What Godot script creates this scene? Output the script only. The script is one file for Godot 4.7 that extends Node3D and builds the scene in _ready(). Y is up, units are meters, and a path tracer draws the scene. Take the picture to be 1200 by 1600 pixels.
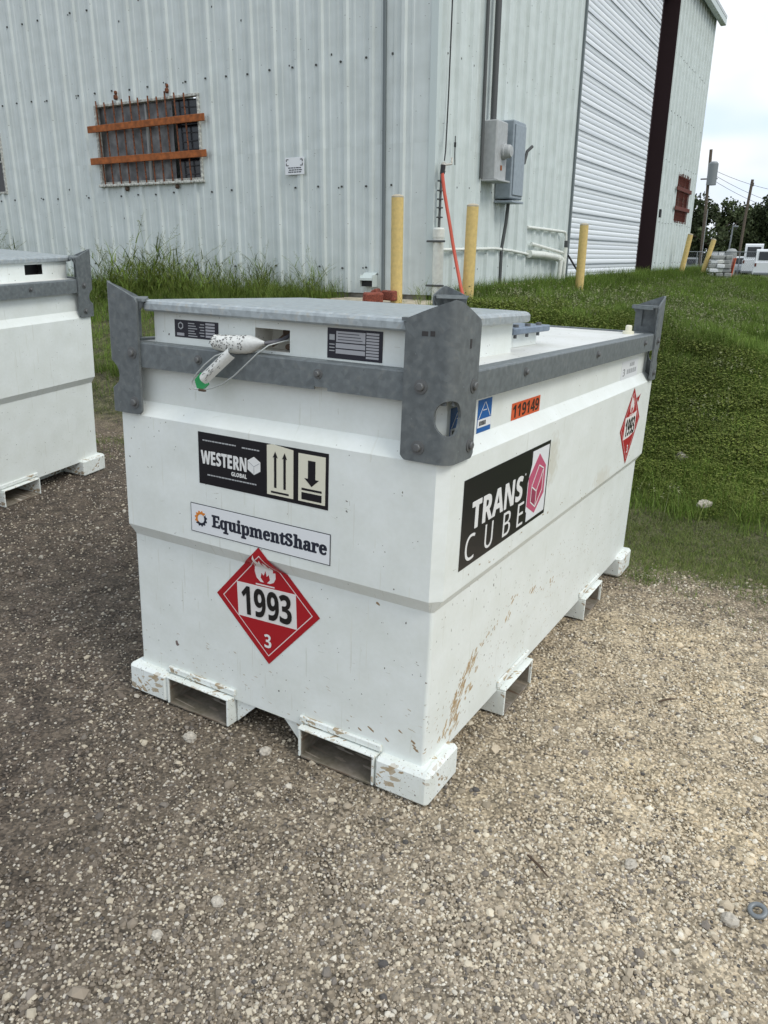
extends Node3D

# ---------------------------------------------------------------- mesh builder
class MB:
	var v := PackedVector3Array()
	var n := PackedVector3Array()
	var u := PackedVector2Array()
	var c := PackedColorArray()
	var tint := Color(1, 1, 1)
	var colored := false
	func tri(a: Vector3, b: Vector3, d: Vector3, na := Vector3.ZERO, nb := Vector3.ZERO, nd := Vector3.ZERO, ua := Vector2.ZERO, ub := Vector2.ZERO, ud := Vector2.ZERO) -> void:
		# a, b, d run counter-clockwise seen from outside; stored clockwise
		var f := (b - a).cross(d - a)
		if f.length_squared() < 1e-20:
			return
		f = f.normalized()
		v.append(a); v.append(d); v.append(b)
		n.append(na if na != Vector3.ZERO else f); n.append(nd if nd != Vector3.ZERO else f); n.append(nb if nb != Vector3.ZERO else f)
		u.append(ua); u.append(ud); u.append(ub)
		c.append(tint); c.append(tint); c.append(tint)
	func quad(a: Vector3, b: Vector3, d: Vector3, e: Vector3, uv0 := Vector2(0, 1), uv1 := Vector2(1, 0)) -> void:
		# a lower left, b lower right, d upper right, e upper left
		var ua := Vector2(uv0.x, uv0.y); var ub := Vector2(uv1.x, uv0.y); var ud := Vector2(uv1.x, uv1.y); var ue := Vector2(uv0.x, uv1.y)
		tri(a, b, d, Vector3.ZERO, Vector3.ZERO, Vector3.ZERO, ua, ub, ud)
		tri(a, d, e, Vector3.ZERO, Vector3.ZERO, Vector3.ZERO, ua, ud, ue)
	func quadn(a: Vector3, b: Vector3, d: Vector3, e: Vector3, na: Vector3, nb: Vector3, nd: Vector3, ne: Vector3) -> void:
		tri(a, b, d, na, nb, nd)
		tri(a, d, e, na, nd, ne)
	func face(pts: Array, from: Vector3) -> void:
		# convex face turned away from the point «from»
		var mid := Vector3.ZERO
		for p in pts: mid += p
		mid /= pts.size()
		var f: Vector3 = (pts[1] - pts[0]).cross(pts[2] - pts[0])
		var q := pts.duplicate()
		if f.dot(mid - from) < 0.0: q.reverse()
		for i in range(1, q.size() - 1): tri(q[0], q[i], q[i + 1])
	func box(at: Vector3, size: Vector3, bevel := 0.0, basis := Basis()) -> void:
		var h := size / 2.0
		var b := minf(bevel, minf(h.x, minf(h.y, h.z)) * 0.9)
		var p := func(s: Vector3, k: int) -> Vector3:
			var q := Vector3(s.x * h.x, s.y * h.y, s.z * h.z)
			for i in 3:
				if i != k: q[i] -= s[i] * b
			return at + basis * q
		var sg := [-1.0, 1.0]
		for k in 3:
			var i := (k + 1) % 3; var j := (k + 2) % 3
			for s in sg:
				var q := []
				for w in [[-1, -1], [1, -1], [1, 1], [-1, 1]]:
					var e := Vector3.ZERO; e[k] = s; e[i] = w[0]; e[j] = w[1]
					q.append(p.call(e, k))
				face(q, at)
			if b > 0.0:
				for s in sg:
					for t in sg:
						var e0 := Vector3.ZERO; e0[i] = s; e0[j] = t; e0[k] = -1
						var e1 := e0; e1[k] = 1
						face([p.call(e0, i), p.call(e1, i), p.call(e1, j), p.call(e0, j)], at)
		if b > 0.0:
			for sx in sg:
				for sy in sg:
					for sz in sg:
						var e := Vector3(sx, sy, sz)
						face([p.call(e, 0), p.call(e, 1), p.call(e, 2)], at)
	func tube(path: Array, radius: Variant, sides := 8, caps := true) -> void:
		var count := path.size()
		var up := Vector3.UP
		var rings := []
		for i in count:
			var d: Vector3 = (path[mini(i + 1, count - 1)] - path[maxi(i - 1, 0)]).normalized()
			if absf(d.dot(up)) > 0.95: up = Vector3.RIGHT if absf(d.x) < 0.9 else Vector3.BACK
			var s := d.cross(up).normalized()
			up = s.cross(d).normalized()
			var r: float = radius[i] if radius is Array else radius
			var ring := []
			for k in sides:
				var a := TAU * k / sides
				var o := s * cos(a) + up * sin(a)
				ring.append([path[i] + o * r, o])
			rings.append(ring)
		for i in count - 1:
			for k in sides:
				var a = rings[i][k]; var b = rings[i][(k + 1) % sides]; var d = rings[i + 1][(k + 1) % sides]; var e = rings[i + 1][k]
				quadn(a[0], e[0], d[0], b[0], a[1], e[1], d[1], b[1])
		if caps:
			for w in [0, count - 1]:
				var q := []
				for k in sides: q.append(rings[w][k][0])
				var other: Vector3 = path[1] if w == 0 else path[count - 2]
				face(q, other)
	func lathe(profile: Array, at: Vector3, axis: Vector3, sides := 16) -> void:
		# profile: Vector2(radius, along the axis)
		var z := axis.normalized()
		var x := z.cross(Vector3.UP if absf(z.y) < 0.9 else Vector3.RIGHT).normalized()
		var y := z.cross(x)
		for i in profile.size() - 1:
			var p: Vector2 = profile[i]; var q: Vector2 = profile[i + 1]
			var t := q - p
			var nr := Vector2(t.y, -t.x).normalized()
			for k in sides:
				var a := TAU * k / sides; var b := TAU * (k + 1) / sides
				var da := x * cos(a) + y * sin(a); var db := x * cos(b) + y * sin(b)
				var na := da * nr.x + z * nr.y; var nb := db * nr.x + z * nr.y
				quadn(at + da * p.x + z * p.y, at + db * p.x + z * p.y, at + db * q.x + z * q.y, at + da * q.x + z * q.y, na, nb, nb, na)
	func extrude(poly: PackedVector2Array, depth: float, xf := Transform3D()) -> void:
		# in the xy plane, from z = 0 to z = depth
		var pl := poly
		if Geometry2D.is_polygon_clockwise(pl):
			pl = pl.duplicate(); pl.reverse()
		var idx := Geometry2D.triangulate_polygon(pl)
		for i in range(0, idx.size(), 3):
			var a := pl[idx[i]]; var b := pl[idx[i + 1]]; var d := pl[idx[i + 2]]
			if (b - a).cross(d - a) < 0.0:
				var t := b; b = d; d = t
			tri(xf * Vector3(a.x, a.y, depth), xf * Vector3(b.x, b.y, depth), xf * Vector3(d.x, d.y, depth))
			tri(xf * Vector3(a.x, a.y, 0), xf * Vector3(d.x, d.y, 0), xf * Vector3(b.x, b.y, 0))
		for i in pl.size():
			var a := pl[i]; var b := pl[(i + 1) % pl.size()]
			quad(xf * Vector3(a.x, a.y, 0), xf * Vector3(b.x, b.y, 0), xf * Vector3(b.x, b.y, depth), xf * Vector3(a.x, a.y, depth))
	func mesh() -> ArrayMesh:
		var arr := []
		arr.resize(Mesh.ARRAY_MAX)
		arr[Mesh.ARRAY_VERTEX] = v
		arr[Mesh.ARRAY_NORMAL] = n
		arr[Mesh.ARRAY_TEX_UV] = u
		if colored: arr[Mesh.ARRAY_COLOR] = c
		var m := ArrayMesh.new()
		m.add_surface_from_arrays(Mesh.PRIMITIVE_TRIANGLES, arr)
		return m

# ---------------------------------------------------------------- helpers
var names := {}
var rng := RandomNumberGenerator.new()
var M := {}

func numbered(called: String) -> String:
	var k: int = names.get(called, 0)
	names[called] = k + 1
	return called if k == 0 else "%s_%03d" % [called, k]

func tag(o: Node, label := "", category := "", group := "", kind := "") -> Node:
	if label: o.set_meta("label", label)
	if category: o.set_meta("category", category)
	if group: o.set_meta("group", group)
	if kind: o.set_meta("kind", kind)
	return o

func thing(called: String, label: String, category: String, at := Transform3D(), group := "") -> Node3D:
	var o := Node3D.new()
	o.name = numbered(called)
	add_child(o, true)
	o.transform = at
	tag(o, label, category, group)
	return o

func obj(called: String, mb: Variant, m: Material, parent: Node = null) -> MeshInstance3D:
	var o := MeshInstance3D.new()
	o.mesh = mb.mesh() if mb is MB else mb
	o.material_override = m
	if parent == null:
		o.name = numbered(called)
		add_child(o, true)
	else:
		var k := 0
		var nm := called
		while parent.has_node(NodePath(nm)):
			k += 1
			nm = "%s_%03d" % [called, k]
		o.name = nm
		parent.add_child(o, true)
	return o

func mat(r: float, g: float, b: float, rough := 0.6, metal := 0.0) -> StandardMaterial3D:
	var m := StandardMaterial3D.new()
	m.albedo_color = Color(r / 255.0, g / 255.0, b / 255.0)
	m.roughness = rough
	m.metallic = metal
	return m

func tex(im: Image) -> ImageTexture:
	return ImageTexture.create_from_image(im)

func noise(type: int, freq: float, seed_: int, oct := 3) -> FastNoiseLite:
	var f := FastNoiseLite.new()
	f.noise_type = type
	f.frequency = freq
	f.seed = seed_
	f.fractal_octaves = oct
	f.fractal_type = FastNoiseLite.FRACTAL_FBM if oct > 1 else FastNoiseLite.FRACTAL_NONE
	return f

func seamless(f: FastNoiseLite, w: int, h: int) -> PackedByteArray:
	var im := f.get_seamless_image(w, h, false, false, 0.15, true)
	im.convert(Image.FORMAT_L8)
	return im.get_data()

func fill_poly(im: Image, pts: Array, col: Color) -> void:
	var lo := 1e9; var hi := -1e9
	for p in pts:
		lo = minf(lo, p.y); hi = maxf(hi, p.y)
	for y in range(maxi(0, int(lo)), mini(im.get_height(), int(hi) + 1)):
		var xs := []
		for i in pts.size():
			var a: Vector2 = pts[i]; var b: Vector2 = pts[(i + 1) % pts.size()]
			var yy := y + 0.5
			if (a.y <= yy) != (b.y <= yy):
				xs.append(a.x + (yy - a.y) / (b.y - a.y) * (b.x - a.x))
		xs.sort()
		for i in range(0, xs.size() - 1, 2):
			var x0 := int(round(xs[i])); var x1 := int(round(xs[i + 1]))
			if x1 > x0: im.fill_rect(Rect2i(x0, y, x1 - x0, 1), col)

func smear(im: Image, cx: float, cy: float, lx: float, ly: float, ang: float, col: Color, r: RandomNumberGenerator) -> void:
	# a ragged chip of paint: a stretched polygon with an uneven outline
	var pts := []
	var k := 14
	for i in k:
		var a := TAU * i / k
		var j := r.randf_range(0.55, 1.15)
		var p := Vector2(cos(a) * lx * j, sin(a) * ly * j).rotated(ang)
		pts.append(Vector2(cx, cy) + p)
	fill_poly(im, pts, col)

func paint_image(w: int, h: int, seed_: int, base: Color, specks: int, amount: float) -> Image:
	var im := Image.create(w, h, false, Image.FORMAT_RGB8)
	var f := noise(FastNoiseLite.TYPE_SIMPLEX_SMOOTH, 0.006, seed_, 4)
	var g := noise(FastNoiseLite.TYPE_SIMPLEX_SMOOTH, 0.05, seed_ + 7, 2)
	var data := PackedByteArray()
	data.resize(w * h * 3)
	var a := seamless(f, w, h)
	var b := seamless(g, w, h)
	var i := 0
	for k in w * h:
		var s := 1.0 + ((a[k] - 128) * 0.7 + (b[k] - 128) * 0.3) / 128.0 * amount
		data[i] = int(clampf(base.r * s * 255.0, 0, 255)); data[i + 1] = int(clampf(base.g * s * 255.0, 0, 255)); data[i + 2] = int(clampf(base.b * (1.0 + (s - 1.0) * 1.3) * 255.0, 0, 255))
		i += 3
	im.set_data(w, h, false, Image.FORMAT_RGB8, data)
	var r := RandomNumberGenerator.new(); r.seed = seed_
	for k in specks:
		var t := r.randf_range(0.2, 0.55)
		var big := 1.0 if r.randf() < 0.9 else 2.0
		smear(im, r.randf() * w, r.randf() * h, r.randf_range(0.7, 2.2) * big, r.randf_range(0.7, 1.6) * big, r.randf() * 3.0, Color(t, t * 0.93, t * 0.82), r)
	# faint run marks
	for k in int(specks * 0.35):
		var d := r.randf_range(0.955, 0.985)
		smear(im, r.randf() * w, r.randf() * h, r.randf_range(1.0, 3.5), r.randf_range(15, 70), 0.0, Color(base.r * d, base.g * d * 0.997, base.b * d * 0.985), r)
	# faint hair scratches
	for k in int(specks * 0.22):
		var x := r.randf() * w; var y := r.randf() * h
		var ang := r.randf_range(-0.3, 0.3) + (0.0 if r.randf() < 0.6 else PI / 2)
		var t := r.randf_range(0.80, 0.92)
		smear(im, x, y, r.randf_range(4, 14), 0.7, ang, Color(base.r * t, base.g * t * 0.99, base.b * t * 0.96), r)
	return im

func soft_blob(im: Image, cx: float, cy: float, rx: float, ry: float, col: Color, strength: float, seed_: int) -> void:
	var f := noise(FastNoiseLite.TYPE_SIMPLEX_SMOOTH, 0.03, seed_, 3)
	for y in range(maxi(0, int(cy - ry)), mini(im.get_height(), int(cy + ry))):
		for x in range(maxi(0, int(cx - rx)), mini(im.get_width(), int(cx + rx))):
			var d := Vector2((x - cx) / rx, (y - cy) / ry).length()
			if d < 1.0:
				var k := clampf((1.0 - d) * 1.6 + f.get_noise_2d(x, y) * 0.8, 0, 1) * strength
				im.set_pixel(x, y, im.get_pixel(x, y).lerp(col, k))

func imat(im: Image, rough := 0.45, metal := 0.0) -> StandardMaterial3D:
	var m := StandardMaterial3D.new()
	m.albedo_texture = tex(im)
	m.roughness = rough
	m.metallic = metal
	return m

func tri_mat(im: Image, scale: float, rough: float, metal := 0.0) -> StandardMaterial3D:
	var m := imat(im, rough, metal)
	m.uv1_triplanar = true
	m.uv1_scale = Vector3.ONE * scale
	m.uv1_triplanar_sharpness = 8.0
	return m

# ---------------------------------------------------------------- terrain
var gn := FastNoiseLite.new()
var gf := FastNoiseLite.new()

func sstep(a: float, b: float, x: float) -> float:
	var t := clampf((x - a) / (b - a), 0.0, 1.0)
	return t * t * (3.0 - 2.0 * t)

func base_plane(x: float, z: float) -> float:
	var zz := clampf(z, -3.6, 5.0)
	var xx := clampf(x, -6.0, 4.0)
	var y := -0.0139 * xx + 0.0349 * zz
	y += 0.127 * sstep(-1.6, -3.3, x) * sstep(0.8, -1.8, z)
	return y - 0.004

func height(x: float, z: float) -> float:
	var y := base_plane(x, z)
	if z < -2.0:
		var edge := -2.45 + 0.12 * sin(x * 1.7) + 0.1 * gn.get_noise_2d(x * 30.0, 5.0)
		var top := lerpf(-5.3, -8.6, sstep(-2.6, 1.5, x))
		var pad := 0.95
		pad = lerpf(pad, 0.86, sstep(-2.9, -2.4, x) * sstep(-6.5, -9.0, z))
		pad = lerpf(pad, 0.40, sstep(-2.2, 2.0, x))
		pad = lerpf(pad, -0.14, sstep(-22.0, -40.0, z))
		y = lerpf(y, pad, sstep(edge, top, z))
		y += 0.016 * gn.get_noise_2d(x * 22.0, z * 22.0) * sstep(-2.4, -3.5, z)
	return y

func grassy(x: float, z: float) -> float:
	# 0 gravel .. 1 grass
	var e := -2.3 + 0.16 * gn.get_noise_2d(x * 60.0, z * 60.0) + 0.1 * sin(x * 2.1 + 1.0)
	e -= 0.35 * sstep(-3.4, -5.0, x)
	return sstep(e + 0.12, e - 0.35, z)

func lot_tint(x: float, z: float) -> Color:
	# crushed limestone, paler and yellower to the right, brown fines and painted-in shade to the left
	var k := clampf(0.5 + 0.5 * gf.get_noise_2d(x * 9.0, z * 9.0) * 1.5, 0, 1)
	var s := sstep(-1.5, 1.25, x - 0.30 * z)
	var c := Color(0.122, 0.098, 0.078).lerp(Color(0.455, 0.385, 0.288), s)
	var patch := clampf(gf.get_noise_2d(x * 26.0 + 50.0, z * 26.0) * 1.6, 0, 1)
	c = c.lerp(Color(0.575, 0.475, 0.325), clampf(patch * 0.5 + 0.35, 0, 0.8) * s * sstep(0.5, -0.5, z) * sstep(-2.5, -1.6, z))
	# brown dirt where the stone thins out before the grass
	var dirt := sstep(-1.55, -2.1, z + 0.18 * gf.get_noise_2d(x * 50.0, z * 20.0)) * 0.7
	c = c.lerp(Color(0.215, 0.168, 0.122), dirt * (0.6 + 0.4 * k))
	return c * (0.86 + 0.28 * k)

# ---------------------------------------------------------------- tank
const TW := 1.15
const TL := 2.27
const E_IN := 0.0324
const S_IN := 0.0083
const R_IN := 0.04
const Y_BOT := 0.092
const Y_BELT0 := 0.567
const Y_BELT1 := 0.606
const Y_SH0 := 0.965
const Y_SH1 := 1.004
const Y_DECK := 1.172

func ring(inset: float, cut: float, y: float, rounded: bool) -> Array:
	# four corners of five points each, from the near left corner round: sides in the order front, left, back, right
	var out := []
	var cx := [[0, 0], [1, 0], [1, 1], [0, 1]]
	for k in 4:
		var x: float = TW - inset if cx[k][0] else inset
		var z: float = TL - inset if cx[k][1] else inset
		var ix := -1.0 if cx[k][0] else 1.0
		var iz := -1.0 if cx[k][1] else 1.0
		var pts := []
		for j in 5:
			var t := j / 4.0
			var p := Vector2((1.0 - t) * cut, t * cut)
			if rounded:
				p = Vector2(cut - cut * sin((1.0 - t) * PI / 2) , cut - cut * cos((1.0 - t) * PI / 2))
				p = Vector2(cut * (1.0 - sin(t * PI / 2)), cut * (1.0 - cos(t * PI / 2)))
			pts.append(p)
		var seq := []
		for p in pts: seq.append(Vector3(x + ix * p.x, y, z + iz * p.y))
		# walk: front goes from corner 0 to corner 1, so corner 0 ends on the front side
		if k == 0 or k == 2: seq.reverse()
		out += seq
	return out

func shell_side(mb: MB, a: Array, b: Array, side: int, with_corner: bool) -> void:
	# ring a below ring b; side 0 front, 1 left, 2 back, 3 right, with the corner that follows it
	var n := a.size()
	var first := side * 5 + 4
	var count := 5 if with_corner else 1
	var mid := Vector3(TW / 2, a[0].y, TL / 2)
	for i in count:
		var p := (first + i) % n
		var q := (first + i + 1) % n
		var fn: Vector3 = (a[q] - a[p]).cross(b[p] - a[p])
		var u0: Vector3 = a[p]; var u1: Vector3 = a[q]
		var f0 := func(w: Vector3) -> Vector2:
			var s: float = w.x if side % 2 == 0 else w.z
			var len: float = TW if side % 2 == 0 else TL
			return Vector2(s / len, 1.0 - (w.y - Y_BOT) / (Y_BELT0 - Y_BOT))
		if fn.dot((a[p] + a[q]) / 2 - mid) < 0.0:
			mb.tri(a[q], a[p], b[p], Vector3.ZERO, Vector3.ZERO, Vector3.ZERO, f0.call(a[q]), f0.call(a[p]), f0.call(b[p]))
			mb.tri(a[q], b[p], b[q], Vector3.ZERO, Vector3.ZERO, Vector3.ZERO, f0.call(a[q]), f0.call(b[p]), f0.call(b[q]))
		else:
			mb.tri(a[p], a[q], b[q], Vector3.ZERO, Vector3.ZERO, Vector3.ZERO, f0.call(a[p]), f0.call(a[q]), f0.call(b[q]))
			mb.tri(a[p], b[q], b[p], Vector3.ZERO, Vector3.ZERO, Vector3.ZERO, f0.call(a[p]), f0.call(b[q]), f0.call(b[p]))

func bracket_mesh() -> MB:
	# corner guide bent round the corner at local (0, 0): s < 0 along +x, s > 0 along +z; a round hole through the bend
	var mb := MB.new()
	var half := 0.128
	var bend := 0.030
	var th := 0.008
	var hole_y := 1.081
	var hole_r := 0.0425
	var cols := []
	var s := -half
	while s < half + 1e-6:
		cols.append(s)
		s += half * 2.0 / 64.0
	cols.append_array([-hole_r, hole_r])
	cols.sort()
	var bl := bend * PI / 2 / 2
	var place := func(sv: float, off: float) -> Vector3:
		# centre line of the bend: radius bend
		var rr := bend - off
		if sv < -bl: return Vector3(bend + (-sv - bl), 0, off)
		if sv > bl: return Vector3(off, 0, bend + (sv - bl))
		var a := (sv + bl) / (2 * bl) * PI / 2
		return Vector3(bend - rr * sin(a), 0, bend - rr * cos(a))
	var nrm := func(sv: float) -> Vector3:
		var a := clampf((sv + bl) / (2 * bl), 0, 1) * PI / 2
		return Vector3(-sin(a), 0, -cos(a))
	var top := func(sv: float) -> float:
		var k := absf(sv) / half
		return 1.351 - 0.047 * pow(k, 1.15) - (0.010 * pow(clampf((k - 0.93) / 0.07, 0, 1), 2))
	var bot := func(sv: float) -> float:
		var k := absf(sv) / half
		return 0.969 + 0.012 * pow(clampf((k - 0.88) / 0.12, 0, 1), 2)
	for i in cols.size() - 1:
		var s0: float = cols[i]; var s1: float = cols[i + 1]
		if s1 - s0 < 1e-6: continue
		var segs := []
		var m := (s0 + s1) / 2
		if absf(m) < hole_r:
			var h0 := sqrt(maxf(0, hole_r * hole_r - s0 * s0)); var h1 := sqrt(maxf(0, hole_r * hole_r - s1 * s1))
			segs = [[bot.call(s0), bot.call(s1), hole_y - h0, hole_y - h1], [hole_y + h0, hole_y + h1, top.call(s0), top.call(s1)]]
		else:
			segs = [[bot.call(s0), bot.call(s1), top.call(s0), top.call(s1)]]
		var n0: Vector3 = nrm.call(s0); var n1: Vector3 = nrm.call(s1)
		for g in segs:
			var o0: Vector3 = place.call(s0, 0.0); var o1: Vector3 = place.call(s1, 0.0)
			var i0: Vector3 = place.call(s0, th); var i1: Vector3 = place.call(s1, th)
			var y0 := Vector3(0, g[0], 0); var y1 := Vector3(0, g[1], 0); var y2 := Vector3(0, g[2], 0); var y3 := Vector3(0, g[3], 0)
			# outside seen from outside: s runs from +x (left) ... to +z; image right is -x then +z
			mb.quadn(o0 + y0, o1 + y1, o1 + y3, o0 + y2, n0, n1, n1, n0)
			mb.quadn(i1 + y1, i0 + y0, i0 + y2, i1 + y3, -n1, -n0, -n0, -n1)
			mb.quad(o0 + y2, o1 + y3, i1 + y3, i0 + y2)
			mb.quad(i0 + y0, i1 + y1, o1 + y1, o0 + y0)
	for e in [-1, 1]:
		var sv: float = cols[0] if e < 0 else cols[cols.size() - 1]
		var o: Vector3 = place.call(sv, 0.0); var q: Vector3 = place.call(sv, th)
		var b := Vector3(0, bot.call(sv), 0); var t := Vector3(0, top.call(sv), 0)
		if e < 0: mb.quad(q + b, o + b, o + t, q + t)
		else: mb.quad(o + b, q + b, q + t, o + t)
	return mb

func bolt_mesh(r := 0.010) -> MB:
	# axis +z: washer and hex head
	var mb := MB.new()
	mb.lathe([Vector2(r * 1.75, 0), Vector2(r * 1.75, 0.0025), Vector2(r * 0.5, 0.003)], Vector3.ZERO, Vector3.BACK, 18)
	mb.lathe([Vector2(r * 1.08, 0.002), Vector2(r * 1.08, 0.008), Vector2(r * 0.85, 0.0105), Vector2(0.0001, 0.0108)], Vector3.ZERO, Vector3.BACK, 6)
	return mb

func text(called: String, s: String, font: String, bold: bool, w: float, h: float, m: Material, parent: Node, x: float, y: float, z := 0.0009, embolden := 0.0) -> MeshInstance3D:
	var t := TextMesh.new()
	var f := SystemFont.new()
	f.font_names = PackedStringArray([font])
	f.font_weight = 700 if bold else 400
	t.font = f; t.text = s; t.font_size = 48; t.pixel_size = 0.001; t.depth = 0.0004; t.curve_step = 1.0
	var bb := t.get_aabb()
	var o := MeshInstance3D.new()
	o.mesh = t
	if embolden > 0.0:
		# heavier strokes: the same outline laid down again a little to each side
		var sf := SurfaceTool.new()
		for k in 9:
			var a := TAU * k / 8.0
			var d := Vector3(cos(a), sin(a), 0) * embolden * 0.001 if k < 8 else Vector3.ZERO
			sf.append_from(t, 0, Transform3D(Basis(), d + Vector3(0, 0, 0.00003 * k)))
		o.mesh = sf.commit()
		bb = o.mesh.get_aabb()
	o.material_override = m
	var k := 0
	var nm := called
	while parent.has_node(NodePath(nm)):
		k += 1
		nm = "%s_%03d" % [called, k]
	o.name = nm
	parent.add_child(o, true)
	o.scale = Vector3(w / bb.size.x, h / bb.size.y, 1)
	var c := bb.get_center()
	o.position = Vector3(x - c.x * o.scale.x, y - c.y * o.scale.y, z)
	return o

func plate(called: String, m: Material, parent: Node, xf: Transform3D, w: float, h: float, bow := 0.0) -> MeshInstance3D:
	# a thin sticker or sign: local x to the right, y up, z out
	var mb := MB.new()
	var t := 0.0006
	mb.quad(Vector3(-w / 2, -h / 2, t), Vector3(w / 2, -h / 2, t), Vector3(w / 2, h / 2, t), Vector3(-w / 2, h / 2, t))
	mb.quad(Vector3(w / 2, -h / 2, t), Vector3(w / 2, -h / 2, 0), Vector3(w / 2, h / 2, 0), Vector3(w / 2, h / 2, t))
	mb.quad(Vector3(-w / 2, -h / 2, 0), Vector3(-w / 2, -h / 2, t), Vector3(-w / 2, h / 2, t), Vector3(-w / 2, h / 2, 0))
	mb.quad(Vector3(-w / 2, h / 2, t), Vector3(w / 2, h / 2, t), Vector3(w / 2, h / 2, 0), Vector3(-w / 2, h / 2, 0))
	mb.quad(Vector3(-w / 2, -h / 2, 0), Vector3(w / 2, -h / 2, 0), Vector3(w / 2, -h / 2, t), Vector3(-w / 2, -h / 2, t))
	var o := obj(called, mb, m, parent)
	o.transform = xf
	return o

func flat(pts: Array, z := 0.0008) -> MB:
	var mb := MB.new()
	var pl := PackedVector2Array(pts)
	mb.extrude(pl, 0.0005, Transform3D(Basis(), Vector3(0, 0, z)))
	return mb

func rect(x0: float, y0: float, x1: float, y1: float) -> Array:
	return [Vector2(x0, y0), Vector2(x1, y0), Vector2(x1, y1), Vector2(x0, y1)]

func front_at(x: float, y: float, z: float) -> Transform3D:
	return Transform3D(Basis(Vector3(-1, 0, 0), Vector3(0, 1, 0), Vector3(0, 0, -1)), Vector3(x, y, z - 0.0004))

func side_at(z: float, y: float, x: float) -> Transform3D:
	return Transform3D(Basis(Vector3(0, 0, 1), Vector3(0, 1, 0), Vector3(-1, 0, 0)), Vector3(x - 0.0004, y, z))

func hazard_image(skew: float) -> Image:
	var im := Image.create(512, 512, false, Image.FORMAT_RGB8)
	var red := Color8(166, 24, 34)
	var white := Color8(226, 222, 218)
	im.fill(red)
	var P := func(u: float, w: float) -> Vector2: return Vector2(256 + u * 256, 256 - w * 256)
	var a := 0.87
	var b := 0.85
	fill_poly(im, [P.call(0, a), P.call(a, 0), P.call(0, -a), P.call(-a, 0)], white)
	fill_poly(im, [P.call(0, b), P.call(b, 0), P.call(0, -b), P.call(-b, 0)], red)
	fill_poly(im, [P.call(-0.57, -0.285), P.call(0.57, -0.285), P.call(0.57, 0.285), P.call(-0.57, 0.285)], white)
	# flame with a tongue on each side and a dark heart
	var fl := [Vector2(-.03, .36), Vector2(-.10, .36), Vector2(-.17, .42), Vector2(-.20, .52), Vector2(-.19, .62), Vector2(-.155, .70), Vector2(-.16, .60), Vector2(-.13, .66), Vector2(-.15, .78), Vector2(-.12, .86), Vector2(-.10, .77), Vector2(-.05, .72), Vector2(-.01, .78), Vector2(.0, .69), Vector2(.04, .66), Vector2(.03, .74), Vector2(.09, .70), Vector2(.10, .62), Vector2(.13, .66), Vector2(.16, .60), Vector2(.15, .54), Vector2(.20, .55), Vector2(.20, .46), Vector2(.16, .39), Vector2(.09, .36), Vector2(.03, .36), Vector2(.09, .42), Vector2(.07, .50), Vector2(.03, .46), Vector2(.01, .55), Vector2(-.03, .47), Vector2(-.07, .51), Vector2(-.09, .43)]
	var q := []
	for p in fl: q.append(P.call(p.x, p.y))
	fill_poly(im, q, white)
	fill_poly(im, [P.call(-.19, .325), P.call(.17, .325), P.call(.17, .30), P.call(-.19, .30)], white)
	return im

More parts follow.
